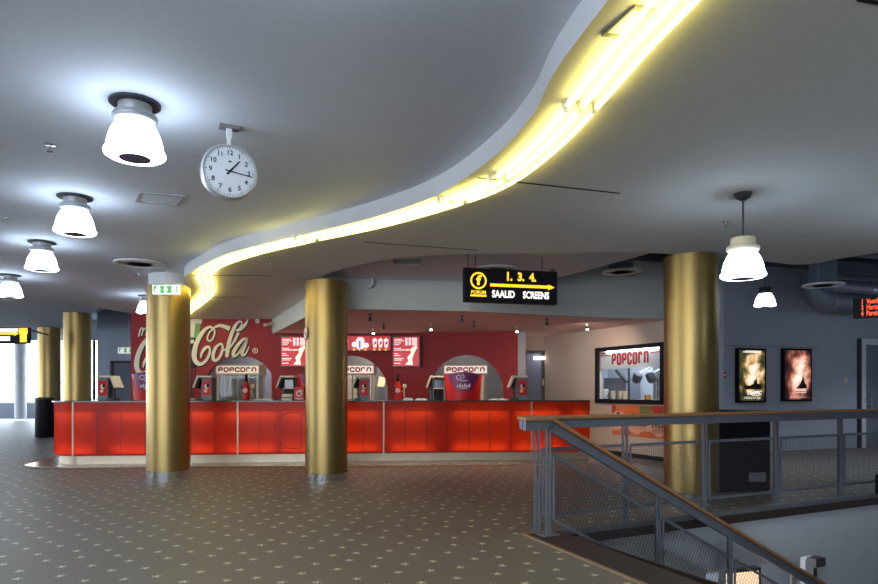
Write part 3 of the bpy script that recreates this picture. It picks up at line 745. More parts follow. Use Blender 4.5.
# painted bottle
def wpoly(mb, pts, lift=0.003):
    vs = []
    for px, py in pts:
        x, z = wx(px, WD), wz(py, WD); vs.append((x, wall_y(x) - lift, z))
    mb.add(vs, [tuple(t) for t in tessellate_polygon([[Vector((v[0], v[2], 0)) for v in vs]])])
bt = MB(); wpoly(bt, [(190, 322), (200.6, 322), (199.2, 331), (197.4, 338), (190, 338)], 0.0025); bt.build('painted_bottle_neck', M_GREEN, wallred)
bt = MB(); wpoly(bt, [(189.6, 319.2), (192, 318), (200, 318.3), (202, 320), (201, 323.5), (190.2, 323)], 0.0035); wpoly(bt, [(190.2, 323), (195.0, 323), (193.6, 337), (189.4, 337)], 0.003); bt.build('painted_bottle_cap', M_MURALCREAM, wallred)
bt = MB(); wpoly(bt, [(180, 338), (196.5, 338), (197.5, 346), (198, 360), (196, 368), (180, 369)], 0.002)
for x_ in (189.2, 191.5, 194.5): wpoly(bt, [(x_, 366), (x_ + 1.4, 366), (x_ + 0.6 - (x_ - 189) * 0.4, 400), (x_ - 0.6 - (x_ - 189) * 0.4, 400)], 0.002)
bt.build('painted_bottle_body', M_MURALBLACK, wallred)

# ================================================================ TUBE LIGHTS ON THE SOFFIT
T_MID = [(1.20, 0.9), (1.10, 1.9), (0.985, 2.66), (0.914, 3.03), (0.822, 3.68), (0.714, 4.27), (0.509, 4.94), (0.18, 5.46), (-0.586, 6.25), (-1.436, 6.91), (-2.22, 7.57), (-2.93, 8.36), (-3.35, 9.14), (-3.62, 10.0), (-3.95, 10.9), (-4.68, 12.3), (-5.4, 13.6), (-5.9, 14.6)]
TP = Path([(p.x, p.y) for p in catmull([(x * .991, y * .991, 0) for x, y in T_MID], 8)])
def tube_d(pt_):  # arc length nearest to a plan point
    best = min(range(400), key=lambda i: (TP.at(TP.l[-1] * i / 400) - Vector((pt_[0] * .991, pt_[1] * .991, 0))).length); return TP.l[-1] * best / 400
joints = [0.0] + [tube_d(q) for q in ((0.822, 3.68), (0.509, 4.94), (0.12, 5.52), (-1.42, 6.9), (-2.95, 8.4), (-3.72, 10.3), (-4.68, 12.3))] + [TP.l[-1]]
words_ = ['beyond the top edge of view', 'above the stairs between its first two joints', 'short piece beside the dark ceiling slot', 'long piece above the hanging screens sign', 'gently bent piece above the middle gold column', 'bent piece at the tip of the curve', 'piece by the white collared column', 'last piece over the painted lettering']
tubepos = ['inner', 'middle', 'outer']
for i, (a, b_) in enumerate(zip(joints[:-1], joints[1:])):
    for q, off in enumerate((0.085, 0.0, -0.085)):
        st_ = 0.06 * (1 - q) * (1 if i > 1 else 0)
        A, B = a + 0.035 + (st_ if i else 0), b_ - 0.035 + (st_ if i < len(joints) - 2 else 0)
        nseg = max(6, int((B - A) / 0.12))
        ps = [TP.at(A + (B - A) * k / nseg) - TP.nrm(A + (B - A) * k / nseg) * off + Vector((0, 0, 2.960)) for k in range(nseg + 1)]
        t = thing('light_tube', tuple(ps[0]), 'glowing yellow ceiling tube, %s of three, %s' % (tubepos[q], words_[i]), 'tube light', 'yellow tubes along the curved soffit')
        m = MB(); m.tube(ps, 0.014, 10); m.build('glass_tube', M_TUBE, t, smooth=True)
        for pe in (ps[0], ps[-1]):
            m = MB(); m.box(pe + Vector((0, 0, 0.018)), (0.022, 0.030, 0.056), rz=0.3); m.build('end_cap', M_WHITE, t)

# ================================================================ LAMPS
SH = [(0.098, -0.118), (0.113, -0.138), (0.131, -0.166), (0.147, -0.202), (0.158, -0.242), (0.165, -0.280), (0.167, -0.298), (0.176, -0.304), (0.180, -0.316), (0.176, -0.329), (0.158, -0.340), (0.092, -0.345)]
def bell(t, x, y, z, dark_cap):
    b = MB(); b.lathe(SH, 40, (x, y, z)); o = b.build('shade', M_LAMP, t, smooth=True)
    b = MB(); b.lathe([(0.093, -0.348), (0.087, -0.346), (0.05, -0.32), (0.0001, -0.315)], 32, (x, y, z)); b.build('reflector', mat('painted_lamp_reflection', (0.10, 0.14, 0.30), 0.25, 0.2), t, smooth=True)  # blue base colour stands in for the reflected surroundings
    b = MB(); b.lathe([(0.096, -0.120), (0.120, -0.116), (0.131, -0.104), (0.133, -0.090), (0.126, -0.076), (0.096, -0.068)], 36, (x, y, z)); b.build('ring', dark_cap, t, smooth=True)
def bulb_light(x, y, z, e=30):
    l = bpy.data.lights.new('lamp_bulb', 'SPOT'); l.energy = e; l.color = (.74, .87, 1.0); l.spot_size = 2.3; l.spot_blend = .6; l.shadow_soft_size = .07
    o = bpy.data.objects.new('lamp_bulb', l); COL.objects.link(o); o.location = (x, y, z - .365)
def flush_lamp(x, y, z, label):
    t = thing('ceiling_lamp', (x, y, z), label, 'lamp', 'bell shaped ceiling lamps')
    bell(t, x, y, z, M_GREY)
    bulb_light(x, y, z)
    b = MB(); b.lathe([(0.09, -0.07), (0.098, -0.05), (0.098, -0.012)], 36, (x, y, z)); b.build('neck', M_GREY, t, smooth=True)
    b = MB(); b.lathe([(0.15, -0.001), (0.15, -0.012), (0.10, -0.016)], 36, (x, y, z)); b.build('ceiling_plate', M_DARK, t, smooth=True)
for (px, py, lab) in [(135, 103, 'largest bell shaped ceiling lamp, hanging near the clock'), (75, 197, 'bell shaped ceiling lamp, second behind the one near the clock'),
                      (42, 242, 'bell shaped ceiling lamp, third of the row leading away from the clock'), (10, 275, 'bell shaped ceiling lamp, fourth of the row, cut by the picture edge')]:
    p = onz(px, py, 3.14); flush_lamp(p.x, p.y, 3.14, lab)
p = onz(146.5, 295.5, 3.14); flush_lamp(p.x, p.y, 3.14, 'small bell shaped lamp half hidden behind the white collared column')
# row carried on out of view, with lamps added to light the foreground
for (x, y) in [(-0.35, 2.15), (-4.9, 2.5), (-2.6, -1.6), (2.6, -2.4), (-6.6, 5.6)]:
    flush_lamp(x, y, 3.14 if x < 1 else 3.0, 'unseen bell shaped lamp added above and behind the viewpoint')
def pendant(x, y, zc, drop, label, cap):
    t = thing('pendant_lamp', (x, y, zc), label, 'lamp', 'bell shaped pendants over the gallery')
    z = zc - drop
    bell(t, x, y, z, cap); bulb_light(x, y, z, 70 if zc > 4 else 30)
    b = MB(); b.lathe([(0.10, -0.068), (0.098, -0.01), (0.085, 0.0), (0.02, 0.004)], 36, (x, y, z)); b.build('cap', cap, t, smooth=True)
    b = MB(); b.tube([(x, y, z), (x, y, zc - 0.04)], 0.008, 8); b.build('rod', M_DARK, t)
    b = MB(); b.lathe([(0.022, -0.06), (0.06, -0.035), (0.075, -0.001)], 28, (x, y, zc)); b.build('canopy', M_DARK, t, smooth=True)
p = onz(743, 193.5, 3.0); pendant(p.x, p.y, 3.0, 0.37, 'larger bell shaped pendant lamp on a thin rod, cream cap', M_CREAM)
pendant(wx(765, 11.3), 11.3, 4.7, 4.7 - wz(307, 11.3) - 0.35, 'smaller bell shaped pendant lamp with dark cap, farther off before the gallery wall', M_DARK)

for (x, y) in ((4.55, 5.55), (3.6, 2.7), (6.2, 3.0)):  # one accounts for the glow at the view edge, others are added fill
    pendant(x, y, 3.0, 0.37, 'unseen bell shaped pendant lamp beyond the edge of view above the gallery', M_CREAM)
for (x, y) in ((8.6, 11.2), (6.75, 8.7), (10.6, 13.0)):  # one accounts for the bright end of the wall, others added to brighten it
    pendant(x, y, 4.7, 1.55, 'unseen bell shaped pendant lamp beyond the edge of view over the gallery wall', M_DARK)

# ================================================================ CLOCK
ca = math.radians(27); cr = (math.cos(ca), math.sin(ca)); cc = pt(229, 173.0, 4.34); R_ = 0.183
t = thing('clock', (cc.x, cc.y, 3.14), 'round white clock hanging from the ceiling on a grey bracket', 'clock')
M = frame_at((cc.x, cc.y, cc.z), cr)
def disc_solid(prof, M, n=48):
    b = MB()
    for r, y in prof:
        for k in range(n):
            a = 2 * PI * k / n; b.v.append(tuple(M @ Vector((r * math.cos(a), y, r * math.sin(a)))))
    for i in range(len(prof) - 1):
        for k in range(n):
            q = (k + 1) % n; b.f.append((i * n + k, i * n + q, (i + 1) * n + q, (i + 1) * n + k))
    b.f.append(tuple(range(n))); b.f.append(tuple((len(prof) - 1) * n + k for k in range(n)))
    return b
disc_solid([(R_ - 0.012, 0.045), (R_, 0.035), (R_, -0.035), (R_ - 0.006, -0.045), (R_ - 0.014, -0.045), (R_ - 0.016, -0.036)], M).build('case', mat('clock_case', (0.62, 0.63, 0.66), 0.3, 0.6), t, smooth=True)
face = disc_solid([(R_ - 0.016, -0.036), (R_ - 0.017, -0.038)], M).build('dial', mat('clock_dial', (0.72, 0.76, 0.82), 0.35), t)
for h in range(1, 13):
    b = MB()
    a = PI / 2 - 2 * PI * h / 12
    Mh = M @ Matrix.Translation((0.124 * math.cos(a), -0.038, 0.124 * math.sin(a)))
    text_into(b, str(h), Mh, 0.044, 0.0015, bold=0.0008); b.build('numeral', M_BLACK, face)
b = MB()
for k in range(60):
    a = 2 * PI * k / 60; r0 = 0.147 if k % 5 == 0 else 0.153; w_ = 0.0022 if k % 5 == 0 else 0.0011
    c_, s_ = math.cos(a), math.sin(a)
    b.plate([(r0 * c_ - w_ * s_, r0 * s_ + w_ * c_), (r0 * c_ + w_ * s_, r0 * s_ - w_ * c_), (0.161 * c_ + w_ * s_, 0.167 * s_ - w_ * c_), (0.161 * c_ - w_ * s_, 0.167 * s_ + w_ * c_)], M @ Matrix.Translation((0, -0.038, 0)), 0.001)
b.plate(rect(-0.009, 0.060, 0.009, 0.070), M @ Matrix.Translation((0, -0.038, 0)), 0.001)
b.build('minute_track', M_BLACK, face)
def hand(name, ang, l0, l1, w_, yy):
    a = PI / 2 - math.radians(ang); c_, s_ = math.cos(a), math.sin(a)
    b = MB(); b.plate([(-l0 * c_ - w_ * s_, -l0 * s_ + w_ * c_), (-l0 * c_ + w_ * s_, -l0 * s_ - w_ * c_), (l1 * c_ + w_ * .6 * s_, l1 * s_ - w_ * .6 * c_), (l1 * c_ - w_ * .6 * s_, l1 * s_ + w_ * .6 * c_)], M @ Matrix.Translation((0, yy, 0)), 0.002)
    b.build(name, M_BLACK, t)
hand('hour_hand', 40, 0.03, 0.098, 0.0065, -0.040); hand('minute_hand', 98, 0.03, 0.150, 0.0045, -0.043)
b = MB(); b.box((cc.x, cc.y, (cc.z + R_ + 3.06) / 2 - 0.01), (0.022, 0.022, 3.06 - cc.z - R_ + 0.04), rz=ca); b.box((cc.x, cc.y, 3.09), (0.035, 0.035, 0.07), rz=ca); b.build('stem', M_WHITE, t)
b = MB(); b.box((cc.x, cc.y, 3.128), (0.125, 0.07, 0.020), rz=ca); b.build('ceiling_bracket', mat('bracket_grey', (0.22, 0.20, 0.22), 0.5), t)

# ================================================================ HANGING SIGNS
sg = Vector((0.94, 0.225, 0)).normalized(); L0 = pt(464.5, 284.5, 8.35); SW, SHh = 1.30, 0.445
c = L0 + sg * (SW / 2); M = frame_at(tuple(c), sg)
t = thing('hanging_sign', (c.x, c.y, 3.14), 'black hanging sign with yellow arrow and the words SAALID SCREENS', 'sign')
b = MB(); b.plate(rect(-SW / 2, -SHh / 2, SW / 2, SHh / 2), M @ Matrix.Translation((0, 0.09, 0)), 0.09); b.build('sign_box', M_BLACK, t)
Mf = M @ Matrix.Translation((0, -0.001, 0))
b = MB(); ring_into(b, -0.46, 0.058, 0.088, 0.112, Mf, 0.003)
text_into(b, 'f', Mf @ Matrix.Translation((-0.46, 0, 0.058)), 0.17, 0.003, bold=0.007, sx=1.2)
text_into(b, 'FORUM', Mf @ Matrix.Translation((-0.46, 0, -0.095)), 0.062, 0.003, bold=0.0015, sx=0.98)
b.plate(rect(-.57, -.15, -.35, -.125), Mf, .003)
b.plate(rect(-0.30, -0.012, 0.52, 0.028), Mf, 0.003); b.plate([(0.52, -0.032), (0.615, 0.006), (0.52, 0.044)], Mf, 0.003)
text_into(b, '1.  3.  4.', Mf @ Matrix.Translation((0.13, 0, 0.125)), 0.150, 0.003, bold=0.007, sx=0.88)
b.build('yellow_marks', M_SIGNY, t)
b = MB(); text_into(b, 'SAALID', Mf @ Matrix.Translation((-0.115, 0, -0.112)), 0.128, 0.003, bold=0.0045, sx=0.76); b.build('white_word', M_SIGNW, t); b = MB()
text_into(b, 'SCREENS', Mf @ Matrix.Translation((0.345, 0, -0.112)), 0.128, 0.003, bold=0.0045, sx=0.73)
b.build('white_word', M_SIGNW, t)
for q in (-0.60, -0.50, 0.44):
    b = MB(); p = c + sg * q + Vector((0, 0.045, SHh / 2)); b.tube([p, Vector((p.x, p.y, 3.14))], 0.005, 6); b.build('hanger_wire', M_BLACK, t)
b = MB(); p = c + sg * 0.60 + Vector((0, 0.045, SHh / 2)); b.box(p + Vector((0, 0, 0.03)), (0.06, 0.04, 0.02)); b.box(p + Vector((0, 0, 0.012)), (0.015, 0.02, 0.03)); b.build('lifting_lug', M_DARK, t)

D_ = 14.2; c = Vector((wx(0, D_) - 0.35, D_, wz(335, D_))); M = frame_at(tuple(c), (1, 0)); hw = wx(29, D_) - c.x
t = thing('hanging_sign', (c.x, D_, 3.3), 'black and yellow hanging sign near the far bright windows', 'sign')
b = MB(); b.plate(rect(-hw, -0.19, hw, 0.17), M @ Matrix.Translation((0, 0.08, 0)), 0.08); b.build('sign_box', M_BLACK, t)
b = MB(); q = hw
b.plate(rect(q - 0.22, 0.02, q - 0.03, 0.155), Mf_ := M @ Matrix.Translation((0, -0.001, 0)), 0.003); b.plate(rect(q - 0.20, -0.16, q - 0.05, 0.03), Mf_, 0.003)
b.plate(rect(-hw, 0.005, q - 0.32, 0.05), Mf_, 0.003); b.plate([(q - 0.33, -0.02), (q - 0.22, 0.028), (q - 0.33, 0.07)], Mf_, 0.003); b.build('yellow_marks', M_SIGNY, t)
b = MB(); b.plate(rect(-hw, 0.06, q - 0.24, 0.145), Mf_, 0.003); b.build('white_word', M_SIGNW, t); b = MB(); b.plate(rect(-hw, -0.13, q - 0.42, -0.03), Mf_, 0.003); b.build('white_word', M_SIGNW, t)
b = MB(); b.tube([(c.x + hw - 0.02, D_ + 0.04, c.z + 0.12), (c.x + hw + 0.28, D_ + 0.25, c.z + 0.02)], 0.02, 8); b.build('bracket_arm', M_DARK, t); b = MB(); b.tube([(c.x - 0.2, D_ + 0.04, c.z + 0.15), (c.x - 0.2, D_ + 0.04, 3.3)], 0.015, 8); b.build('hanger_arm', M_DARK, t)

def exit_sign(px, py, D, w_, h_, ztop, label, rz=0.0):
    c = pt(px, py, D); M = frame_at(tuple(c), (math.cos(rz), math.sin(rz)))
    t = thing('exit_sign', (c.x, c.y, ztop), label, 'exit sign', 'white and green exit signs')
    b = MB(); b.plate(rect(-w_ / 2, -h_ / 2, w_ / 2, h_ / 2), M @ Matrix.Translation((0, 0.03, 0)), 0.06); b.build('sign_case', M_EXITW, t, bevel=0.006)
    Mf = M @ Matrix.Translation((0, -0.031, 0)); u, v = w_ / 2, h_ / 2
    b = MB()
    b.plate([(-.88 * u, -.7 * v), (-.84 * u, -.7 * v), (-.78 * u, .1 * v), (-.62 * u, .72 * v), (-.88 * u, .72 * v)], Mf, 0.002)     # doorway and running figure end
    b.plate([(-.42 * u, -.7 * v), (-.10 * u, -.7 * v), (-.10 * u, -.35 * v), (-.18 * u, 0), (-.10 * u, .35 * v), (-.10 * u, .7 * v), (-.42 * u, .7 * v), (-.36 * u, 0)], Mf, 0.002)
    b.plate([(.10 * u, -.7 * v), (.44 * u, -.7 * v), (.40 * u, 0), (.44 * u, .7 * v), (.10 * u, .7 * v), (.10 * u, .35 * v), (.20 * u, 0), (.10 * u, -.35 * v)], Mf, 0.002)
    b.plate(rect(.76 * u, -.7 * v, .82 * u, .7 * v), Mf, 0.002)
    b.build('green_pictogram', M_EXITG, t)
    b = MB(); b.tube([(c.x, c.y, c.z + h_ / 2), (c.x, c.y, ztop)], 0.012, 8); b.build('hanger_rod', M_WHITE, t)
exit_sign(166.5, 289.8, 9.5, 0.40, 0.145, 3.14, 'lit white and green exit sign hanging before the white collared gold column')
exit_sign(128.5, 350.5, 21.7, 0.70, 0.20, 4.7, 'small lit exit sign on the dim wall above the far grey door')

# LED board
D_ = 9.3; c0 = pt(853, 308.5, D_); u = Vector((1, -1.0, 0)).normalized(); M = frame_at(tuple(c0), u)
t = thing('led_board', (c0.x + 0.3, D_ - 0.3, 4.7), 'black display board with lines of glowing red letters, hung from a pole', 'display board')
b = MB(); b.plate(rect(0, -0.145, 1.3, 0.145), M @ Matrix.Translation((0, 0.10, 0)), 0.10); b.build('board_case', M_BLACK, t)
b = MB(); Mf = M @ Matrix.Translation((0, -0.001, 0))
for q, line in enumerate(('1  Vaenlane', '3  Hartsik', '4  Pareis')): text_into(b, line, Mf @ Matrix.Translation((0.10, 0, 0.085 - q * 0.086)), 0.10, 0.003, bold=0.003, align='LEFT', sx=.62)
b.build('red_words', M_LED, t)
b = MB(); pp = c0 + u * 0.40 + Vector((0.03, 0.03, 0.14)); b.tube([pp, Vector((pp.x, pp.y, 4.7))], 0.022, 10); b.build('pole', M_GREY, t)

# ================================================================ POSTERS, PICTURE RAIL, SMALL WALL THINGS
def lightbox(px0, px1, py0, py1, label, m, title, dark_fig, lines):
    a, b_ = gal(px0), gal(px1); D = (a.y + b_.y) / 2
    c = (a + b_) / 2 + GN * 0.0; W = (b_ - a).length; z0, z1 = wz(py1, D), wz(py0, D); H = z1 - z0
    M = frame_at((c.x, c.y, (z0 + z1) / 2), GU)
    t = thing('poster_lightbox', (c.x, c.y, z0), label, 'poster', 'lit film posters on the gallery wall')
    fb = MB(); fb.plate(rect(-W / 2, -H / 2, W / 2, H / 2), M, 0.08); fb.build('case', M_BLACK, t, bevel=0.006)
    pb = MB(); pb.plate(rect(-W / 2 + 0.045, -H / 2 + 0.045, W / 2 - 0.045, H / 2 - 0.045), Matrix.Identity(4), 0.003); po = pb.build('poster_print', m)
    po.parent = t; po.matrix_parent_inverse = parent_world(t).inverted(); po.matrix_basis = M @ Matrix.Translation((0, -0.0805, 0))
    Mf = M @ Matrix.Translation((0, -0.0840, 0))
    if title:
        tb_ = MB(); text_into(tb_, title, Mf @ Matrix.Translation((0.06, 0, -H / 2 + 0.205)), 0.105, 0.001, bold=0.005, sx=1.0)
        for (x0, x1, z_, h_) in lines: tb_.plate(rect(x0, z_, x1, z_ + h_), Mf, 0.001)
        tb_.build('title_lettering', M_SIGNW, t)
    else:
        tb_ = MB()
        for (x0, x1, z_, h_) in lines: tb_.plate(rect(x0, z_, x1, z_ + h_), Mf, 0.001)
        tb_.build('title_lettering', mat('pale_pink_print', (.8, .6, .6), .4, em=(0.9, 0.6, 0.55), es=0.6, var=0.3, vs=30), t)
    fg = MB()
    for poly in dark_fig: fg.plate(poly, Mf @ Matrix.Translation((0, 0.0008, 0)), 0.0006)
    fg.build('dark_shape', mat('dark_print', (0.03, 0.015, 0.01), .4), t)
    return W, H
mA = poster_material('poster_print_olive', [(0.0, (0.010, 0.010, 0.006)), (0.30, (0.06, 0.06, 0.02)), (0.52, (0.34, 0.22, 0.07)), (0.74, (0.95, 0.62, 0.30)), (0.95, (1.0, 0.93, 0.80))], 0.62, 5.5, (0.02, 0.06), (0.33, 0.62))
mB = poster_material('poster_print_rose', [(0.0, (0.012, 0.004, 0.006)), (0.28, (0.10, 0.025, 0.02)), (0.52, (0.50, 0.17, 0.10)), (0.76, (0.95, 0.55, 0.38)), (0.97, (1.0, 0.93, 0.85))], 0.62, 3.2, (0.06, 0.06), (0.34, 0.62))
fine = lambda z_: [(-0.24 + 0.03 * k + random.uniform(0, .01), -0.22 + 0.03 * k, z_, 0.012) for k in range(16)]
lightbox(734.8, 763.4, 348.5, 402.5, 'lit film poster with olive and gold tones and a white title', mA, 'TRAFFIC',
         [[(-.22, -.30), (.25, -.30), (.25, -.20), (.14, -.17), (.13, -.08), (.10, -.05), (.08, -.12), (.05, -.09), (.04, -.18), (-.08, -.22), (-.22, -.21)]], [(-0.26, 0.24, 0.49, 0.022), (-0.2, 0.26, 0.52, 0.012), (-0.02, 0.2, -0.44, 0.012)] + fine(-0.50) + fine(-0.475))
lightbox(780.3, 809.0, 348.8, 401.2, 'lit film poster with glowing rose and orange tones', mB, None,
         [[(-.05, -.30), (.27, -.30), (.26, -.22), (.20, -.18), (.18, -.07), (.14, -.02), (.12, -.10), (.06, -.20)]], [(-0.06, 0.24, 0.31, 0.018), (-0.08, 0.24, -0.36, 0.05), (-0.08, 0.24, -0.40, 0.02)] + fine(-0.48) + fine(-0.51))
b = MB(); a_, b__ = gal(721), gal(817); zr = wz(346.4, 13.9)
b.bar(a_ + GN * 0.012 + Vector((0, 0, zr)), b__ + GN * 0.012 + Vector((0, 0, zr + 0.01)), 0.02, 0.022); tag(b.build('picture_rail', M_GREY), 'thin pale picture rail along the wall above both posters', 'rail')
a_ = gal(722.3); cc_ = a_ + GN * 0.03 + Vector((0, 0, wz(375, a_.y)))
t = thing('fire_call_point', tuple(cc_), 'small red fire call point beside the olive toned poster', 'alarm')
b = MB(); b.box(cc_, (0.10, 0.05, 0.12), rz=Rg); b.build('housing', M_RED, t); b = MB(); b.box(cc_ + GN * 0.027, (0.05, 0.01, 0.05), rz=Rg); b.build('glass_front', M_WHITE, t)
a_ = gal(845); cc_ = a_ + GN * 0.015 + Vector((0, 0, wz(380, a_.y)))
t = thing('light_switch', tuple(cc_), 'small beige light switch beside the white-framed gallery door', 'switch')
b = MB(); b.box(cc_, (0.08, 0.03, 0.14), rz=Rg); b.build('plate', M_CREAM, t); b = MB(); b.box(cc_ + GN * 0.018, (0.03, 0.012, 0.05), rz=Rg); b.build('rocker', M_WHITE, t)
c = pt(257.7, 321, 14.84)
t = thing('junction_box', tuple(c), 'small cream box fixed high on the red wall', 'box'); b = MB(); b.box(c, (0.09, 0.05, 0.09)); b.build('housing', M_CREAM, t); b = MB(); b.box(c - Vector((0, .028, 0)), (0.05, 0.01, 0.03)); b.build('cover_plate', M_GREY, t)
c = pt(268.5, 324, 14.55)
t = thing('security_camera', tuple(c), 'small security camera on the red wall below the bulkhead end', 'camera')
b = MB(); b.bar(c + Vector((-0.06, -0.1, -0.03)), c + Vector((0.06, 0.12, 0.02)), 0.07, 0.06); b.build('housing', M_CREAM, t)
b = MB(); b.bar(c + Vector((0.05, 0.08, 0.0)), c + Vector((0.05, 0.31, 0.10)), 0.02, 0.02); b.build('wall_arm', M_GREY, t)

# ================================================================ MENU BOARDS
def on_wall(px):
    k = (px - CX) / F
    for a, b in zip(WALL[:-1], WALL[1:]):
        d = b - a; s = (k * a.y - a.x) / (d.x - k * d.y)
        if -1e-6 <= s <= 1 + 1e-6: return a + d * s, d.normalized()
    return None
def board(px0, px1, py0, py1):
    a, d = on_wall(px0 + 0.01); b_, _ = on_wall(px1); u = (b_ - a).normalized(); D = (a.y + b_.y) / 2
    W = (b_ - a).length; z0, z1 = wz(py1, D), wz(py0, D); c = (a + b_) / 2
    return frame_at((c.x, c.y, (z0 + z1) / 2), u) @ Matrix.Translation((0, -0.02, 0)), W, z1 - z0, c, z0
def menu_board(px0, px1, label):
    M, W, H, c, z0 = board(px0, px1, 336.0, 367.6)
    t = thing('menu_board', (c.x, c.y, z0), label, 'menu board', 'lit price boards over the counter')
    b = MB(); b.plate(rect(-W / 2, -H / 2, W / 2, H / 2), M, 0.10); b.build('frame', M_DARK, t)
    Mf = M @ Matrix.Translation((0, -0.10, 0))
    b = MB(); b.plate(rect(-W / 2 + .03, -H / 2 + .03, W / 2 - .03, H / 2 - .03), Mf, 0.004); s = b.build('screen', M_MENURED, t)
    Mf = Mf @ Matrix.Translation((0, -0.0045, 0)); b = MB(); rnd = random.Random(5)
    for z_, w_ in ((.27, .16), (.235, .24), (.19, .13), (.15, .12), (.06, .15), (.025, .26), (-.06, .08), (-.10, .12), (-.17, .20), (-.205, .17), (-.28, .14)):
        x_ = -W / 2 + .06
        while x_ < -W / 2 + .06 + w_:
            l_ = rnd.uniform(.012, .03); b.plate(rect(x_, z_, x_ + l_, z_ + .02), Mf, 0.001); x_ += l_ + .006
    for z_ in (.29, .26, .23, .20, .17, .14): 
        for x_ in (0.0, .08, .16, .22): b.plate(rect(x_ - .02, z_, x_ + .035, z_ + .022), Mf, 0.001)
    b.build('price_lines', M_MENUW, s)
    b = MB(); b.plate([(-.02, -.30), (.16, -.31), (.14, -.18), (.20, -.02), (.27, .10), (.22, .14), (.10, .05), (.12, -.03), (.03, -.14), (.06, -.22)], Mf, 0.0008); b.plate(rect(.0, .02, .08, .05), Mf, .001); b.build('pale_picture', mat('menu_pale_glow', (.8, .7, .6), .3, em=(.85, .66, .5), es=.8, var=.5, vs=14), s)
menu_board(281.2, 309.4, 'lit red price board with white lines, near the bulkhead end, partly behind a gold column')
menu_board(393.2, 421.5, 'lit red price board with white lines, next to the pictures of cups')
M, W, H, c, z0 = board(310.2, 392.2, 335.2, 351.8)
t = thing('picture_board', (c.x, c.y, z0), 'long lit board with pictures of snack cups between the price boards', 'menu board')
b = MB(); b.plate(rect(-W / 2, -H / 2, W / 2, H / 2), M, 0.09); b.build('frame', M_DARK, t)
for q in range(4):
    x0 = -W / 2 + .02 + q * (W - .04) / 4; x1 = x0 + (W - .04) / 4 - .012; Mf = M @ Matrix.Translation((0, -0.09, 0)); xm = (x0 + x1) / 2
    b = MB(); b.plate(rect(x0, -H / 2 + .03, x1, H / 2 - .03), Mf, 0.004); s = b.build('picture_panel', M_MENURED, t); Mg = Mf @ Matrix.Translation((0, -.0045, 0))
    if q % 2 == 0:
        b = MB(); b.plate([(xm - .08, -.13), (xm + .08, -.13), (xm + .10, .07), (xm + .06, .13), (xm - .04, .14), (xm - .10, .07)], Mg, .001); b.plate(disc(xm - .13, -.03, .065), Mg, .0008); b.plate(disc(xm + .14, -.05, .06), Mg, .0008); b.build('cup_picture', M_MENUW, s)
        b = MB(); b.plate(rect(xm - .035, -.11, xm + .01, .06), Mg @ Matrix.Translation((0, -.0015, 0)), .001); b.build('blue_stripe', M_MENUB, s)
    else:
        b = MB()
        for dx in (-.13, 0, .13): b.plate([(xm + dx - .035, -.10), (xm + dx + .035, -.10), (xm + dx + .055, .08), (xm + dx, .12), (xm + dx - .055, .08)], Mg, .001)
        b.build('cup_picture', M_MENUW, s); b = MB()
        for dx in (-.13, 0, .13): b.plate([(xm + dx - .03, -.05), (xm + dx + .03, -.02), (xm + dx + .035, .05), (xm + dx - .01, .03)], Mg @ Matrix.Translation((0, -.0015, 0)), .001)
        b.build('red_stripe', M_MENURED, s)
    b = MB()
    for dx in (-.14, -.02, .12): b.plate(disc(xm + dx, -H / 2 + .045, .025, 12), Mg, .001)
    b.build('yellow_price', M_MENUG, s)

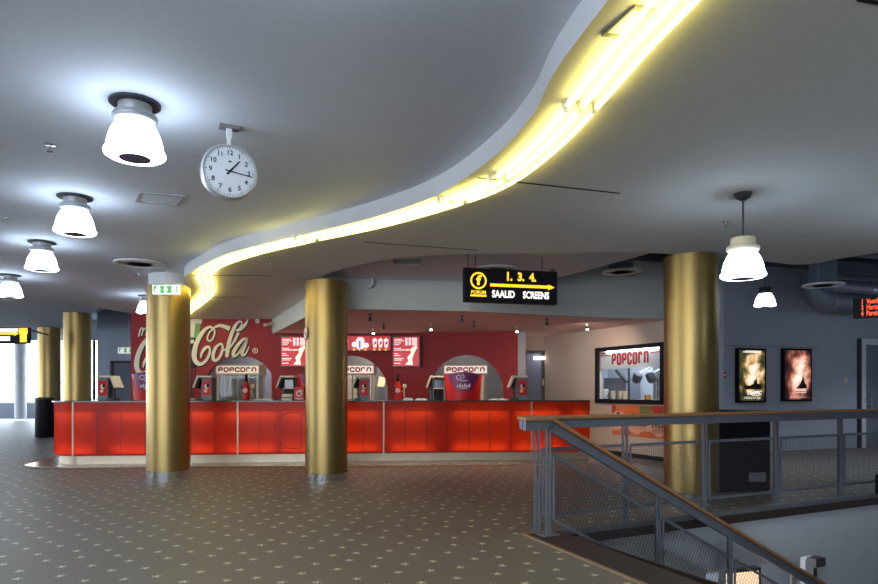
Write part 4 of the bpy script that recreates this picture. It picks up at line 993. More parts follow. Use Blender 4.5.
# ================================================================ POPCORN MACHINES BEHIND THE ARCHES
def popcorn_machine(xc, y, label, lit):
    W, z0 = 1.0, 1.0; D = y
    zs0, zs1 = wz(373.6, y), wz(365.6, y); t = thing('popcorn_machine', (xc, y + .25, z0), label, 'popcorn machine', 'popcorn cabinets behind the openings')
    fz = (z0 + zs0) / 2
    b = MB()
    for x_ in (-W / 2 + .03, W / 2 - .03):
        for y_ in (0, .5): b.box((xc + x_, y + y_, fz), (.05, .05, zs0 - z0))
    b.box((xc, y + .25, z0 + .03), (W, .55, .06)); b.build('frame', M_WHITE, t)
    b = MB(); b.box((xc, y + .25, (zs0 + zs1) / 2), (W + .05, .6, zs1 - zs0 + .06)); sbox = b.build('sign_box', M_CREAM, t)
    Mf = frame_at((xc, y - .051, (zs0 + zs1) / 2), (1, 0))
    b = MB(); b.plate(rect(-W / 2, -.085, W / 2, .085), Mf, .004); fc = b.build('sign_face', M_POPSIGN_LIT if lit else M_POPSIGN, sbox)
    b = MB(); popcorn_word(b, Mf @ Matrix.Translation((0, -.005, -.002)), .122, .120, .010, .034); b.build('red_lettering', mat('popcorn_lettering_bright', (.55, .06, .03), .5) if lit else M_POPRED, sbox)
    b = MB(); b.box((xc, y + .47, fz), (W - .08, .01, zs0 - z0)); b.build('back_panel', mat('case_lining_painted_glow' if lit else 'case_lining', (.75, .55, .4) if lit else (.30, .30, .27), .5, em=(1, .75, .55), es=.22 if lit else .02), t)  # cabinet light put into the lining's colour and emission
    b = MB(); b.box((xc, y + .0, fz), (W - .1, .008, zs0 - z0 - .08)); b.build('glass_front', M_CASEGLASS, t)
    b = MB(); b.box((xc, y + .2, z0 + .27), (W - .1, .40, .012)); b.box((xc - .0, y + .01, fz), (.03, .03, zs0 - z0 - .06)); b.build('shelf', M_GREY, t)
    b = MB(); b.lathe([(.10, 0), (.13, .05), (.13, .14), (.11, .16)], 24, (xc + .18, y + .25, z0 + .34)); b.tube([(xc + .18, y + .25, z0 + .5), (xc + .18, y + .25, zs0)], .012, 8); b.build('kettle', M_BRUSHED, t, smooth=True)
    b = MB()
    for _ in range(70): 
        b.lathe([(.001, -.02), (.025, 0), (.001, .02)], 6, (xc + random.uniform(-.4, .4), y + random.uniform(.1, .42), z0 + .08 + random.uniform(0, .05)))
    o = b.build('popcorn', mat('popcorn_yellow', (.8, .6, .3), .7), t); o['kind'] = 'stuff'
popcorn_machine(wx(238, 15.25), 15.25, 'popcorn cabinet with cream sign in the opening below the painted lettering', False)
popcorn_machine(wx(352.5, 15.25), 15.25, 'popcorn cabinet in the opening half hidden by the middle gold column', True)
popcorn_machine(wx(465.5, 15.15), 15.15, 'popcorn cabinet with lit sign in the opening nearest the blue door', True)
# lamp shade glow seen in the middle opening
c = pt(381.5, 382, 15.6)
t = thing('warmer_lamp', (c.x, c.y, 1.0), 'glowing cream lamp panel beside the popcorn cabinet in the middle opening', 'lamp')
b = MB(); b.box(c, (.16, .05, .24), M=Matrix.Rotation(.2, 3, 'Y')); b.build('glowing_panel', mat('warmer_glow', (.9, .8, .5), .5, em=(1, .82, .45), es=.7, var=.05), t)
b = MB(); b.box((c.x, c.y + .02, (c.z - .1 + 1.0) / 2), (.14, .10, c.z - 1.12)); b.build('stand', M_GREY, t)

# ================================================================ THINGS ON THE COUNTER
WT = 1.152
def register(px0, px1, D, label, side=-1, card='red', printer=False):
    """till seen from the customers' side: grey body, cream roof with a sloping edge, red card"""
    x0, x1 = wx(px0, D), wx(px1, D); zt = wz(376, D); W = x1 - x0; H = zt - WT
    t = thing('cash_register', ((x0 + x1) / 2, D, WT), label, 'cash register', 'tills on the counter')
    sx_ = lambda f: (x0 + f * W) if side < 0 else (x1 - f * W)
    bx0, bx1 = sorted((sx_(.42), sx_(.98)))
    body = mat('till_body_grey', (.17, .18, .21), .45) if card == 'red' else M_BLACK
    b = MB(); b.box(((bx0 + bx1) / 2, D + .12, WT + H * .46), (bx1 - bx0, .26, H * .92)); b.build('body', body, t, bevel=.008)
    b = MB(); b.bar((sx_(.20), D + .12, zt - .01), (sx_(1.0), D + .12, zt - .01), .34, .035)
    b.bar((sx_(.24), D + .12, zt - .012), (sx_(.0), D + .12, WT + H * .52), .34, .032); b.build('hood', M_CREAM, t)
    b = MB(); b.bar((sx_(.34), D + .12, zt - .06), (sx_(.14), D + .12, WT + H * .5), .26, .03); b.build('screen', M_BLACK, t)
    b = MB(); b.box(((sx_(.12) + sx_(.5)) / 2, D + .12, WT + .02), (abs(sx_(.5) - sx_(.12)), .28, .04)); b.bar((sx_(.32), D + .14, WT + .02), (sx_(.30), D + .14, WT + H * .7), .05, .05); b.build('stand', M_DARK, t)
    cx_ = (bx0 + bx1) / 2; Mf = frame_at((cx_, D - .011, WT + H * .46), (1, 0))
    if card == 'red':
        hw_ = (bx1 - bx0) / 2 * .82
        b = MB(); b.plate(rect(-hw_, -H * .26, hw_, H * .36), Mf, .006); cd = b.build('card', M_RED, t)
        Mg = Mf @ Matrix.Translation((0, -.0065, 0)); b = MB(); b.plate(disc(.0, H * .10, hw_ * .5, 14, hw_ * .62), Mg, .001); b.plate(disc(-.02, -H * .08, hw_ * .38, 14), Mg, .001); b.build('pale_print', M_CREAM, cd)
        b = MB(); b.plate(rect(hw_ * .0, H * .06, hw_ * .55, H * .22), Mg @ Matrix.Translation((0, -.0012, 0)), .001); b.build('dark_print', M_BLACK, cd)
    else:
        b = MB(); b.plate(rect(-(bx1 - bx0) * .42, H * .05, (bx1 - bx0) * .42, H * .38), Mf, .006); b.build('customer_display', mat('till_display', (.02, .025, .04), .12), t)
        b = MB(); b.box((cx_, D - .03, WT + H * .49), ((bx1 - bx0), .06, .02)); b.build('display_ledge', M_CREAM, t)
    if printer:
        b = MB(); b.box((cx_ + .01, D - .14, WT + .06), (.20, .16, .12)); p = b.build('receipt_printer', M_CREAM, t, bevel=.01)
        b = MB(); b.box((cx_ + .01, D - .225, WT + .055), (.19, .012, .02)); b.build('paper_slot', M_DARK, p)
register(97.5, 116, 12.35, 'till with red card on the rounded end of the counter', side=1)
register(194, 212.5, 12.4, 'till with red card before the painted bottle', side=-1)
register(277, 294.5, 12.4, 'black till with a cream receipt printer below the price board', side=-1, card='dark', printer=True)
register(352.5, 369, 12.5, 'till with red card beside the middle gold column', side=-1)
register(426.5, 443.8, 12.5, 'black till beside the large red snack tub', side=-1, card='dark')
register(509, 528, 12.6, 'grey till with red card near the blue door', side=-1)

def snack_tub(pxc, D, label):
    x = wx(pxc, D); W0, W1, H = 0.335, 0.375, wz(372.5, D) - WT
    t = thing('snack_tub', (x, D, WT), label, 'display tub', 'large snack tub displays on the counter')
    n = 40
    def ell(fr, z, grow=0.0, a0=0.0, a1=2 * PI, N=n):
        w = W0 + (W1 - W0) * fr + grow; d = w * .55
        return [(x + w * math.cos(a0 + (a1 - a0) * k / N), D + d * math.sin(a0 + (a1 - a0) * k / N), z) for k in range(N + (0 if abs(a1 - a0) > 6 else 1))]
    b = MB(); zs = [0, .25, .5, .75, 1.0]
    for fr in zs: b.v += ell(fr, WT + H * .93 * fr)
    for i in range(4):
        for k in range(n): b.f.append((i * n + k, i * n + (k + 1) % n, (i + 1) * n + (k + 1) % n, (i + 1) * n + k))
    b.f.append(tuple(reversed(range(n)))); b.f.append(tuple(4 * n + k for k in range(n)))
    b.build('tub', M_RED, t, smooth=True)
    # arched purple label on the front, standing a little over the rim
    N = 16; b = MB()
    rows = 8
    for r_ in range(rows + 1):
        f_ = .38 + (.98 - .38) * r_ / rows
        half = .42 + .55 * ((r_ / rows))
        A0, A1 = -PI / 2 - half, -PI / 2 + half
        for k in range(N + 1):
            a = A0 + (A1 - A0) * k / N; w = W0 + (W1 - W0) * f_ + .006; d = w * .55
            lift = .055 * math.cos((k / N - .5) * PI) * (r_ / rows) ** 2
            b.v.append((x + w * math.cos(a), D + d * math.sin(a) - .002, WT + H * .93 * f_ + lift))
    for r_ in range(rows):
        for k in range(N): i = r_ * (N + 1) + k; b.f.append((i, i + 1, i + N + 2, i + N + 1))
    lab = b.build('label', M_PURPLE, t, smooth=True)
    Mf = frame_at((x, D - (W1 * .55) - .012, WT + H * .55), (1, 0)); b = MB()
    ring_into(b, -.09, .14, .035, .05, Mf, .003, 18); ring_into(b, -.02, .16, .028, .04, Mf, .003, 18)
    for q_ in range(6): b.plate([(-.13 + q_ * .045, -.05), (-.10 + q_ * .045, -.05), (-.09 + q_ * .045, .0 + .02 * (q_ % 2)), (-.12 + q_ * .045, .0 + .02 * (q_ % 2))], Mf, .003)
    for z_ in (-.075, .075): b.plate(rect(-.06, z_, .08, z_ + .014), Mf, .002)
    b.build('pale_print', mat('tub_print', (.75, .6, .65), .5), lab)
snack_tub(463, 12.5, 'large red snack tub with purple label, in the open on the counter')
snack_tub(152, 12.3, 'large red snack tub mostly hidden behind the white collared column')
snack_tub(317, 12.5, 'large red snack tub hidden behind the middle gold column')
c = pt(300.5, 393, 12.25)
t = thing('snack_tin', (c.x, 12.2, WT), 'small red tin with pale print before the price board, against a gold column', 'tin')
b = MB(); b.box((c.x, 12.2, WT + .13), (.19, .16, .26)); b.build('tin_body', M_RED, t, bevel=.01)
Mf = frame_at((c.x, 12.119, WT + .13), (1, 0)); b = MB(); ring_into(b, 0, 0, .03, .06, Mf, .003, 18); b.plate(rect(-.07, -.11, .07, -.085), Mf, .003); b.plate(disc(.03, .05, .03, 12), Mf, .004); b.build('pale_print', mat('tin_print', (.75, .5, .45), .5), t)

def tap(pxc, D, label):
    x = wx(pxc, D); t = thing('drink_tap', (x, D, WT), label, 'drink tap', 'bottle shaped taps on the counter')
    b = MB(); b.lathe([(.062, 0), (.065, .02), (.062, .22), (.058, .28), (.034, .36)], 24, (x, D, WT)); b.build('body', M_RED, t, smooth=True)
    b = MB(); b.lathe([(.034, .36), (.026, .42), (.024, .47), (.030, .475), (.030, .50), (.0001, .505)], 20, (x, D, WT)); b.build('neck', M_BLACK, t, smooth=True)
    Mf = frame_at((x, D - .064, WT + .19), (1, 0)); b = MB(); ring_into(b, 0, 0, .026, .042, Mf, .004, 20); b.plate(disc(0, 0, .014, 12), Mf, .004); b.build('round_badge', M_WHITE, t)
    b = MB(); b.tube([(x + .05, D, WT + .17), (x + .11, D, WT + .17), (x + .13, D, WT + .24)], .012, 8)
    ring_into(b, .13, .28, .018, .036, frame_at((x, D, WT), (1, 0)), .014, 18); b.tube([(x + .12, D, WT + .17), (x + .12, D, WT + .06)], .014, 8); b.build('handle', M_TRIM, t)
    b = MB(); b.tube([(x - .05, D, WT + .28), (x - .10, D, WT + .28), (x - .10, D, WT + .20)], .013, 8); b.build('spout', M_DARK, t)
tap(246.3, 12.35, 'red bottle shaped drink tap before the cream signed popcorn cabinet')
tap(398, 12.45, 'red bottle shaped drink tap before the plain red wall')
def paper_stack(px0, px1, h, D, label):
    x0, x1 = wx(px0, D), wx(px1, D); t = thing('napkin_tray', ((x0 + x1) / 2, D, WT), label, 'tray', 'low trays on the counter')
    b = MB(); b.box(((x0 + x1) / 2, D, WT + .009), (x1 - x0, .26, .018)); b.build('tray', M_WHITE, t, bevel=.004)
    b = MB(); b.box(((x0 + x1) / 2, D, WT + .018 + h / 2), ((x1 - x0) * .8, .20, h)); b.build('napkins', M_WHITE, t, bevel=.006)
paper_stack(188, 193.5, .02, 12.2, 'small white tray on the counter next to the white collared column')
paper_stack(403, 413, .03, 12.3, 'white napkin tray right beside the bottle tap at the plain red wall')
paper_stack(415.5, 427, .018, 12.35, 'flat white tray between bottle tap and black till')
paper_stack(489, 508, .012, 12.45, 'wide white tray between the large red tub and the grey till')
paper_stack(256, 275, .010, 12.3, 'wide pale tray between the cream signed popcorn cabinet and black till')

# ================================================================ POPCORN WINDOW
def onw(px, z, off=0.0):
    s, p = wall_hit(px); return p + BN * off + Vector((0, 0, z))
t = thing('window_8', tuple(pA), 'black framed lit popcorn kitchen window in the beige wall', 'window', kind='structure')
LW = sB - sA; pc = BW0 + BU * (sA + LW / 2); Mw = frame_at((pc.x, pc.y, 0), BU)
if (Mw.to_3x3() @ Vector((0, -1, 0))).dot(BN) < 0: print('WINDOW FRAME FLIPPED')
b = MB(); fr = .085; h = LW / 2
for r_ in (rect(-h - .02, WZ0 - .02, h + .02, WZ0 + .07), rect(-h - .02, WZ1 - .06, h + .02, WZ1 + .02), rect(-h - .02, WZ0, -h + .07, WZ1), rect(h - .07, WZ0, h + .02, WZ1)): b.plate(r_, Mw @ Matrix.Translation((0, .03, 0)), .06)
b.build('window_frame', M_BLACK, t)
b = MB(); b.plate(rect(-h + .06, WZ0 + .06, h - .06, WZ1 - .05), Mw @ Matrix.Translation((0, .012, 0)), .006); b.build('window_pane', M_CASEGLASS, t)
# kitchen room behind the window
pr = MB(); dpt = 1.15
def pbox(x0, x1, y0, y1, z0, z1, mb): mb.add([Mw @ Vector(v) for v in [(x, y, z) for x in (x0, x1) for y in (y0, y1) for z in (z0, z1)]], [(0, 1, 3, 2), (4, 6, 7, 5), (0, 4, 5, 1), (2, 3, 7, 6), (0, 2, 6, 4), (1, 5, 7, 3)])
pbox(-h - 1.0, h + .1, dpt, dpt + .05, 0.8, 2.5, pr); pbox(-h - 1.05, -h - 1.0, .16, dpt, .8, 2.5, pr); pbox(h + .1, h + .15, .16, dpt, .8, 2.5, pr); pbox(-h - 1.0, h + .1, .16, dpt, 2.45, 2.5, pr); pbox(-h - 1.0, h + .1, .16, dpt, .8, .85, pr)
struct(pr.build('wall_popcorn_room', mat('white_kitchen_panel', (.62, .66, .74), .4)), 'pale lining of the popcorn kitchen')
ZB = 1.80
sgn = thing('popcorn_sign', tuple(Mw @ Vector((0, .16, ZB))), 'wide white sign reading POPCORN between red stripes inside the black framed window', 'sign')
b = MB(); b.plate(rect(-h - .10, ZB, h - .0, WZ1 - .0), Mw @ Matrix.Translation((0, .17, 0)), .05); b.build('sign_panel', mat('sign_panel_pale', (.70, .76, .78), .4, var=.02), sgn)
Mf = Mw @ Matrix.Translation((-.05, .119, 0)); b = MB()
for z_ in (2.075, 2.125):
    for x0, x1 in ((-h + .0, -.60), (.56, h + .04)): b.plate(rect(x0, z_, x1, z_ + .026), Mf, .002)
b.build('red_stripe', mat('sign_red_stripe', (.38, .05, .03), .5), sgn)
b = MB(); popcorn_word(b, Mf @ Matrix.Translation((-.03, 0, 2.00)), .140, .27, .018, .056); b.build('red_lettering', M_POPRED, sgn)
b = MB(); b.tube([Mw @ Vector((-h + .2, .095, WZ1 - .075)), Mw @ Vector((h - .2, .095, WZ1 - .075))], .012, 8); b.build('light_tube', mat('window_tube_glow', (.9, .9, .9), .4, em=(.92, .97, 1.0), es=14, var=0), sgn)
def lx(px, y):
    """local x on the line of sight of a point of the photograph at depth y behind the window wall"""
    k = (px - CX) / F; o = Mw @ Vector((0, y, 0)); r = Mw.to_3x3() @ Vector((1, 0, 0)); return (k * o.y - o.x) / (r.x - k * r.y)
# equipment inside
def eq(name, label, cat): return thing(name, tuple(Mw @ Vector((0, .6, .85))), label, cat)
wb = eq('kitchen_worktop', 'pale worktop inside the popcorn kitchen window', 'worktop'); b = MB(); pbox(-h - .95, h + .05, .45, dpt - .02, 1.10, 1.15, b); b.build('top', M_BRUSHED, wb); b = MB(); pbox(-h - .9, h, .6, dpt - .04, .85, 1.10, b); b.build('body', M_WHITE, wb)
for k, (x_, lab) in enumerate(((lx(637, .55), 'dark tilted kettle nearer the middle of the popcorn window'), (lx(651, .55), 'dark tilted kettle close to the gold column in the popcorn window'))):
    kt = eq('popcorn_kettle', lab, 'kettle'); kt['group'] = 'kettles in the popcorn kitchen'; b = MB()
    for z_, r_ in ((0, .10), (.06, .14), (.22, .15), (.24, .13)):
        pass
    b.lathe([(.06, -.10), (.09, -.06), (.10, .08), (.08, .10)], 22); 
    Mk = Mw @ Matrix.Translation((x_, .55, 1.60)) @ Matrix.Rotation(.45 if k == 0 else -.45, 4, 'Y'); b.v = [tuple(Mk @ Vector(v)) for v in b.v]; b.build('bowl', M_DARK, kt, smooth=True)
    b = MB(); b.tube([Mw @ Vector((x_, .62, 1.7)), Mw @ Vector((x_, .95, 1.85)), Mw @ Vector((x_, 1.0, 2.45))], .02, 8); b.build('arm', M_GREY, kt)
bx = eq('popping_machine', 'steel popping machine with a slanted arm in the popcorn window', 'machine')
b = MB(); pbox(lx(604, .7), lx(626, .7), .7, 1.1, 1.15, 1.62, b); b.build('cabinet', mat('popper_grey', (.22, .23, .28), .35, .5), bx)
b = MB(); b.tube([Mw @ Vector((lx(616, .5), .5, 1.78)), Mw @ Vector((lx(627, .55), .55, 1.52))], .035, 10); b.tube([Mw @ Vector((lx(629, .5), .5, 1.15)), Mw @ Vector((lx(629, .5), .5, 1.88))], .025, 10); b.build('slanted_arm', M_DARK, bx)
b = MB()
for x_ in (lx(613, .52), lx(621, .52), lx(625, .52)): b.lathe([(.05, 0), (.06, .10), (.05, .18)], 16, tuple(Mw @ Vector((x_, .52, 1.15))))
b.build('canister', M_BRUSHED, bx, smooth=True)
jr = eq('jug', 'small clear jug standing at the window corner nearest the counter', 'jug'); b = MB(); b.lathe([(.07, 0), (.09, .02), (.10, .2), (.08, .22)], 18, tuple(Mw @ Vector((lx(604, .5), .50, 1.15)))); b.build('body', M_WHITE, jr, smooth=True); b = MB(); b.tube([Mw @ Vector((lx(604, .5) + q_, .50, z_)) for q_, z_ in ((.10, 1.32), (.16, 1.28), (.10, 1.20))], .012, 8); b.build('handle', M_GREY, jr)
cp = eq('scoop_box', 'small orange box on the popcorn kitchen worktop', 'box'); b = MB(); pbox(lx(645, .5), lx(648, .5), .48, .58, 1.15, 1.25, b); b.build('carton', mat('orange_card', (.6, .28, .05), .6), cp); b = MB(); pbox(lx(646, .5), lx(646.8, .5), .476, .48, 1.16, 1.24, b); b.build('dark_band', M_DARK, cp)
sh = eq('wall_shelf_unit', 'dark upright rack standing at the back of the popcorn kitchen', 'rack'); b = MB()
for x_ in (lx(655, .9), lx(658, .9), lx(661, .9)): pbox(x_ - .015, x_ + .015, .85, .95, 1.15, 1.9, b)
b.build('upright', M_GREY, sh); b = MB(); pbox(lx(654, .9), lx(662, .9), .84, 1.0, 1.35, 1.37, b); pbox(lx(654, .9), lx(662, .9), .84, 1.0, 1.6, 1.62, b); b.build('shelf', M_GREY, sh)
# painted panel under the window
s1, _ = wall_hit(612.5); s2, _ = wall_hit(663.5)
mp = thing('mural_panel', tuple(BW0 + BU * s1), 'colourful painted panel with rounded red, orange and pink shapes below the popcorn window', 'mural')
Mm = frame_at(tuple(BW0 + BU * (s1 + s2) / 2 + BN * .005), BU); hw = (s2 - s1) / 2
b = MB(); b.plate(rect(-hw, .42, hw, 1.045), Mm, .006); b.build('panel', mat('mural_orange', (.62, .20, .08), .6, var=.1), mp)
Mg = Mm @ Matrix.Translation((0, -.0065, 0))
def blobs(name, m, lst, l):
    for x_, z_, r1, r2 in lst:
        b = MB(); b.plate([(min(max(px_, -hw), hw), min(max(pz_, .42), 1.045)) for px_, pz_ in disc(x_, z_, r1, 22, r2)], Mg @ Matrix.Translation((0, -.001 * l, 0)), .001); b.build(name, m, mp)
blobs('pink_shape', mat('mural_pink', (.78, .42, .30), .6), [(-.55, .78, .25, .13), (-.1, .70, .35, .14), (.45, .66, .4, .16), (-.6, .62, .2, .1), (.05, .56, .25, .09), (.6, .56, .2, .1)], 0)
blobs('red_shape', mat('mural_red', (.50, .03, .03), .6), [(-.72, .98, .12, .12), (.62, .98, .22, .09), (-.3, .5, .12, .06)], 1)
blobs('green_shape', mat('mural_green', (.14, .17, .06), .6), [(.25, .96, .16, .13)], 2)
blobs('deep_orange_shape', mat('mural_deep_orange', (.66, .14, .03), .6), [(-.1, .95, .24, .12), (.3, .48, .22, .06)], 1)
blobs('dark_spot', M_MURALBLACK, [(-.52, .86, .05, .035), (-.08, .86, .05, .035), (.5, .86, .045, .03)], 4)
b = MB()
for x_ in (.0, .08, .15, .25, .45, .54, .62, .70, .78): b.plate(disc(x_, .66 + .015 * math.sin(x_ * 40), .028, 8, .02), Mg @ Matrix.Translation((0, -.004, 0)), .001)
b.build('dark_scribble', M_MURALBLACK, mp)

# ================================================================ RAILINGS
def wire_panel(mb, P, Q, z0, z1, dz, sp=0.026, wd=0.0021):
    """woven wire between plan points P, Q: verticals and lines along the (sloping) bars; dz = rise from P to Q"""
    P, Q = Vector(P), Vector(Q); L = (Q - P).length; d = (Q - P) / L
    k = sp
    while k < L:
        p = P + d * k; r = dz * k / L
        mb.bar(p + Vector((0, 0, z0 + r)), p + Vector((0, 0, z1 + r)), wd, wd); k += sp
    z = z0 + sp
    while z < z1:
        mb.bar(P + Vector((0, 0, z)), Q + Vector((0, 0, z + dz)), wd, wd); z += sp
def wire_diag(mb, P, Q, z0, z1, dz, sp=0.035, wd=0.0032):
    P, Q = Vector(P), Vector(Q); L = (Q - P).length; d = (Q - P) / L; H = z1 - z0
    for sl in (2.6, -0.55):
        c = -abs(H / sl) - L
        while c < L + abs(H / sl):
            pts_ = []
            # line h = sl*(s-c), clip to 0<=h<=H and 0<=s<=L
            s_a, s_b = sorted((c, c + H / sl)); s_a, s_b = max(s_a, 0), min(s_b, L)
            if s_b - s_a > 0.01:
                f = lambda s: P + d * s + Vector((0, 0, z0 + dz * s / L + sl * (s - c)))
                mb.bar(f(s_a), f(s_b), wd, wd)
            c += sp * math.sqrt(1 + sl * sl) / abs(sl)
RL = lambda X: Vector((X, 5.648 + 0.484 * X, 0))
t = thing('guard_railing', tuple(RL(0.934)), 'level guard railing with wooden handrail and wire mesh along the gallery edge', 'railing')
PX = [0.934, 1.91, 2.925, 3.99, 5.08, 6.10, 7.1]
NB = Vector((-D2.x, -D2.y, 0))
b = MB(); b.bar(RL(0.76) + Vector((0, 0, 1.085)), RL(7.3) + Vector((0, 0, 1.085)), .10, .035); b.build('handrail', M_WOOD, t, bevel=.008)
b = MB(); b.bar(RL(0.77) + Vector((0, 0, 1.024)), RL(7.3) + Vector((0, 0, 1.024)), .05, .085); b.build('rail_beam', M_STEEL, t)
for X in PX:
    b = MB(); p = RL(X); b.bar(p + Vector((0, 0, 0)) - D1 * .025, p + Vector((0, 0, .985)) - D1 * .025, .016, .05); b.bar(p + D1 * .025, p + Vector((0, 0, .985)) + D1 * .025, .016, .05); b.bar(p, p + Vector((0, 0, .5)), .03, .02)
    b.box(p + Vector((0, 0, .006)), (.12, .10, .012), rz=R1); b.build('post', M_STEEL, t)
for a, c_ in zip(PX[:-1], PX[1:]):
    P, Q = RL(a) + D1 * .045 + D2 * .03, RL(c_) - D1 * .045 + D2 * .03
    b = MB()
    for z in (.155, .785): b.bar(P + Vector((0, 0, z)), Q + Vector((0, 0, z)), .02, .03)
    for q in (P, Q): b.bar(q + Vector((0, 0, .15)), q + Vector((0, 0, .79)), .02, .02)
    f_ = b.build('mesh_frame', M_STEEL, t); b = MB(); wire_panel(b, P, Q, .16, .78, 0.0); b.build('wire_mesh', M_WIRE, f_)
b = MB(); b.bar(RL(0.95) + D2 * .09 + Vector((0, 0, -.01)), RL(8.6) + D2 * .09 + Vector((0, 0, -.01)), .03, .05); b.build('edge_channel', M_STEEL, t)
b = MB(); b.bar(RL(0.95) + D2 * .107 + Vector((0, 0, -.085)), RL(8.6) + D2 * .107 + Vector((0, 0, -.085)), .012, .09); struct(b.build('trim_6', M_LINO), 'dark edging board of the gallery floor')

SP = lambda s: Vector((1.01, 5.93, 0)) + D1 * s
SL = 0.52
hz_ = lambda s: 1.085 - SL * max(s - 0.03, 0)
t = thing('stair_railing', tuple(SP(0)), 'sloping stair railing with wooden handrail and diamond wire mesh', 'railing')
b = MB(); b.bar(SP(-.27) + Vector((0, 0, 1.085)), SP(.045) + Vector((0, 0, 1.085)), .09, .035); b.bar(SP(.02) + Vector((0, 0, hz_(.02))), SP(5.0) + Vector((0, 0, hz_(5.0))), .09, .035); b.build('handrail', M_WOOD, t, bevel=.008)
b = MB(); b.bar(SP(-.26) + Vector((0, 0, 1.024)), SP(.05) + Vector((0, 0, 1.024)), .05, .085); b.bar(SP(.0) + Vector((0, 0, hz_(.03) - .065)), SP(5.0) + Vector((0, 0, hz_(5.0) - .068)), .05, .085); b.build('rail_beam', M_STEEL, t)
SS = [0.0, 1.355, 2.40, 3.44, 4.48]
for i, s in enumerate(SS):
    p = SP(s); zf = 0.006 if i == 0 else -SL * (s - .35); b = MB()
    b.bar(p + Vector((0, 0, zf)) - D1 * .02, p + Vector((0, 0, hz_(s) - .09)) - D1 * .02, .016, .055); b.bar(p + Vector((0, 0, zf)) + D1 * .02, p + Vector((0, 0, hz_(s) - .09)) + D1 * .02, .016, .055); b.bar(p + Vector((0, 0, zf)), p + Vector((0, 0, hz_(s) - .35)), .03, .03)
    if i == 0: b.box(p + Vector((0, 0, .014)), (.17, .13, .014), rz=R1)
    b.build('post', M_STEEL, t)
for a, c_ in zip(SS[:-1], SS[1:]):
    P, Q = SP(a + .04) + D2 * .03, SP(c_ - .04) + D2 * .03; dz = -SL * (c_ - a - .08)
    zt = hz_(a + .04) - .33; zb_ = zt - .60
    b = MB()
    for z in (zt, zb_): b.bar(P + Vector((0, 0, z)), Q + Vector((0, 0, z + dz)), .02, .028)
    for q, r_ in ((P, 0), (Q, dz)): b.bar(q + Vector((0, 0, zb_ + r_)), q + Vector((0, 0, zt + r_)), .02, .02)
    f_ = b.build('mesh_frame', M_STEEL, t); b = MB(); wire_diag(b, P, Q, zb_, zt, dz); b.build('wire_mesh', M_WIRE, f_)
b = MB(); b.bar(SP(.32) + Vector((0, 0, -.12)), SP(5.0) + Vector((0, 0, -.12 - SL * 4.68)), .04, .22); b.build('stringer', M_STEEL, t)

n_ = Vector((-.90, -.436, 0)).normalized(); c = Vector((wx(326.5, 9.78), 9.78, 2.20)) + n_ * .3205
t = thing('no_smoking_sign', tuple(c), 'small round red-ringed sign on the side of the middle gold column', 'sign')
Ms = frame_at(tuple(c), (-n_.y, n_.x)); b = MB(); b.plate(disc(0, 0, .105, 28), Ms, .004); b.build('disc', M_WHITE, t)
b = MB(); ring_into(b, 0, 0, .085, .105, Ms @ Matrix.Translation((0, -.004, 0)), .002, 28); b.plate([(-.07, .055), (-.055, .07), (.07, -.055), (.055, -.07)], Ms @ Matrix.Translation((0, -.004, 0)), .002); b.build('red_ring', M_RED, t)
b = MB(); b.plate(rect(-.05, -.01, .05, .008), Ms @ Matrix.Translation((0, -.004, 0)), .001); b.build('dark_mark', M_BLACK, t)

# black cabinet and small black box
c0, c1 = wx(719.5, 8.45), wx(770.5, 8.45)
t = thing('black_cabinet', ((c0 + c1) / 2, 8.7, 0), 'black cabinet with a small grey plate, behind the railing beside the gold column', 'cabinet')
b = MB(); b.box(((c0 + c1) / 2, 8.70, .54), (c1 - c0, .5, 1.08)); b.build('body', M_BLACK, t, bevel=.01)
b = MB(); b.box(((c0 + c1) / 2 + .16, 8.444, .20), (.22, .012, .12)); b.build('grey_plate', M_GREY, t)
c = RL(5.62) + D2 * .075
t = thing('loudspeaker', tuple(c + D2 * .06), 'small black box at the foot of the railing, cut by the picture edge', 'loudspeaker')
b = MB(); b.box(c + D2 * .14 + Vector((0, 0, .150)), (.24, .14, .25), rz=R1); b.build('case', M_BLACK, t, bevel=.01)
b = MB(); b.box(c + D2 * .215 + Vector((0, 0, .150)), (.2, .012, .21), rz=R1); b.build('grille', M_DARK, t)
# black bin by the far column
D_ = 18.4; x = wx(45, D_)
t = thing('black_bin', (x, D_, 0), 'tall black bin standing at the foot of the far dim gold column', 'bin')
b = MB(); b.lathe([(.24, 0), (.25, .02), (.25, 1.08)], 28, (x, D_, 0)); b.build('body', M_BLACK, t, smooth=True); b = MB(); b.lathe([(.256, 1.08), (.256, 1.12), (.22, 1.14), (.12, 1.12)], 28, (x, D_, 0)); b.build('rim', M_DARK, t, smooth=True)

# ================================================================ CEILING FITTINGS
def diffuser(x, y, z, r, label, duct=None, m=None):
    t = thing('air_diffuser', (x, y, z), label, 'air vent', 'round ceiling air vents')
    b = MB()
    b.lathe([(r * .80, -.005), (r * .90, -.035), (r, -.03), (r, -.012), (r * .8, .0)], 40, (x, y, z)); b.build('rim', m or M_WHITE, t, smooth=True)
    for q, (ra, rb) in enumerate(((.74, .62), (.52, .38), (.28, .10))):
        b = MB(); b.lathe([(r * ra, -.030), (r * ra, -.026), (r * rb, -.004), (r * rb, -.008)], 36, (x, y, z)); b.build('cone_ring', mat('vent_ring', (.60, .58, .58), .4, .1), t, smooth=True)
    b = MB(); b.lathe([(r * .8, -.003), (.001, -.003)], 30, (x, y, z)); b.build('dark_throat', mat('vent_throat', (.20, .16, .14), .6), t)
    if duct:
        b = MB(); b.box((x, y, (z + duct) / 2), (r * 1.05, r * .9, duct - z)); b.build('duct_neck', M_DUCT, t, bevel=.03)
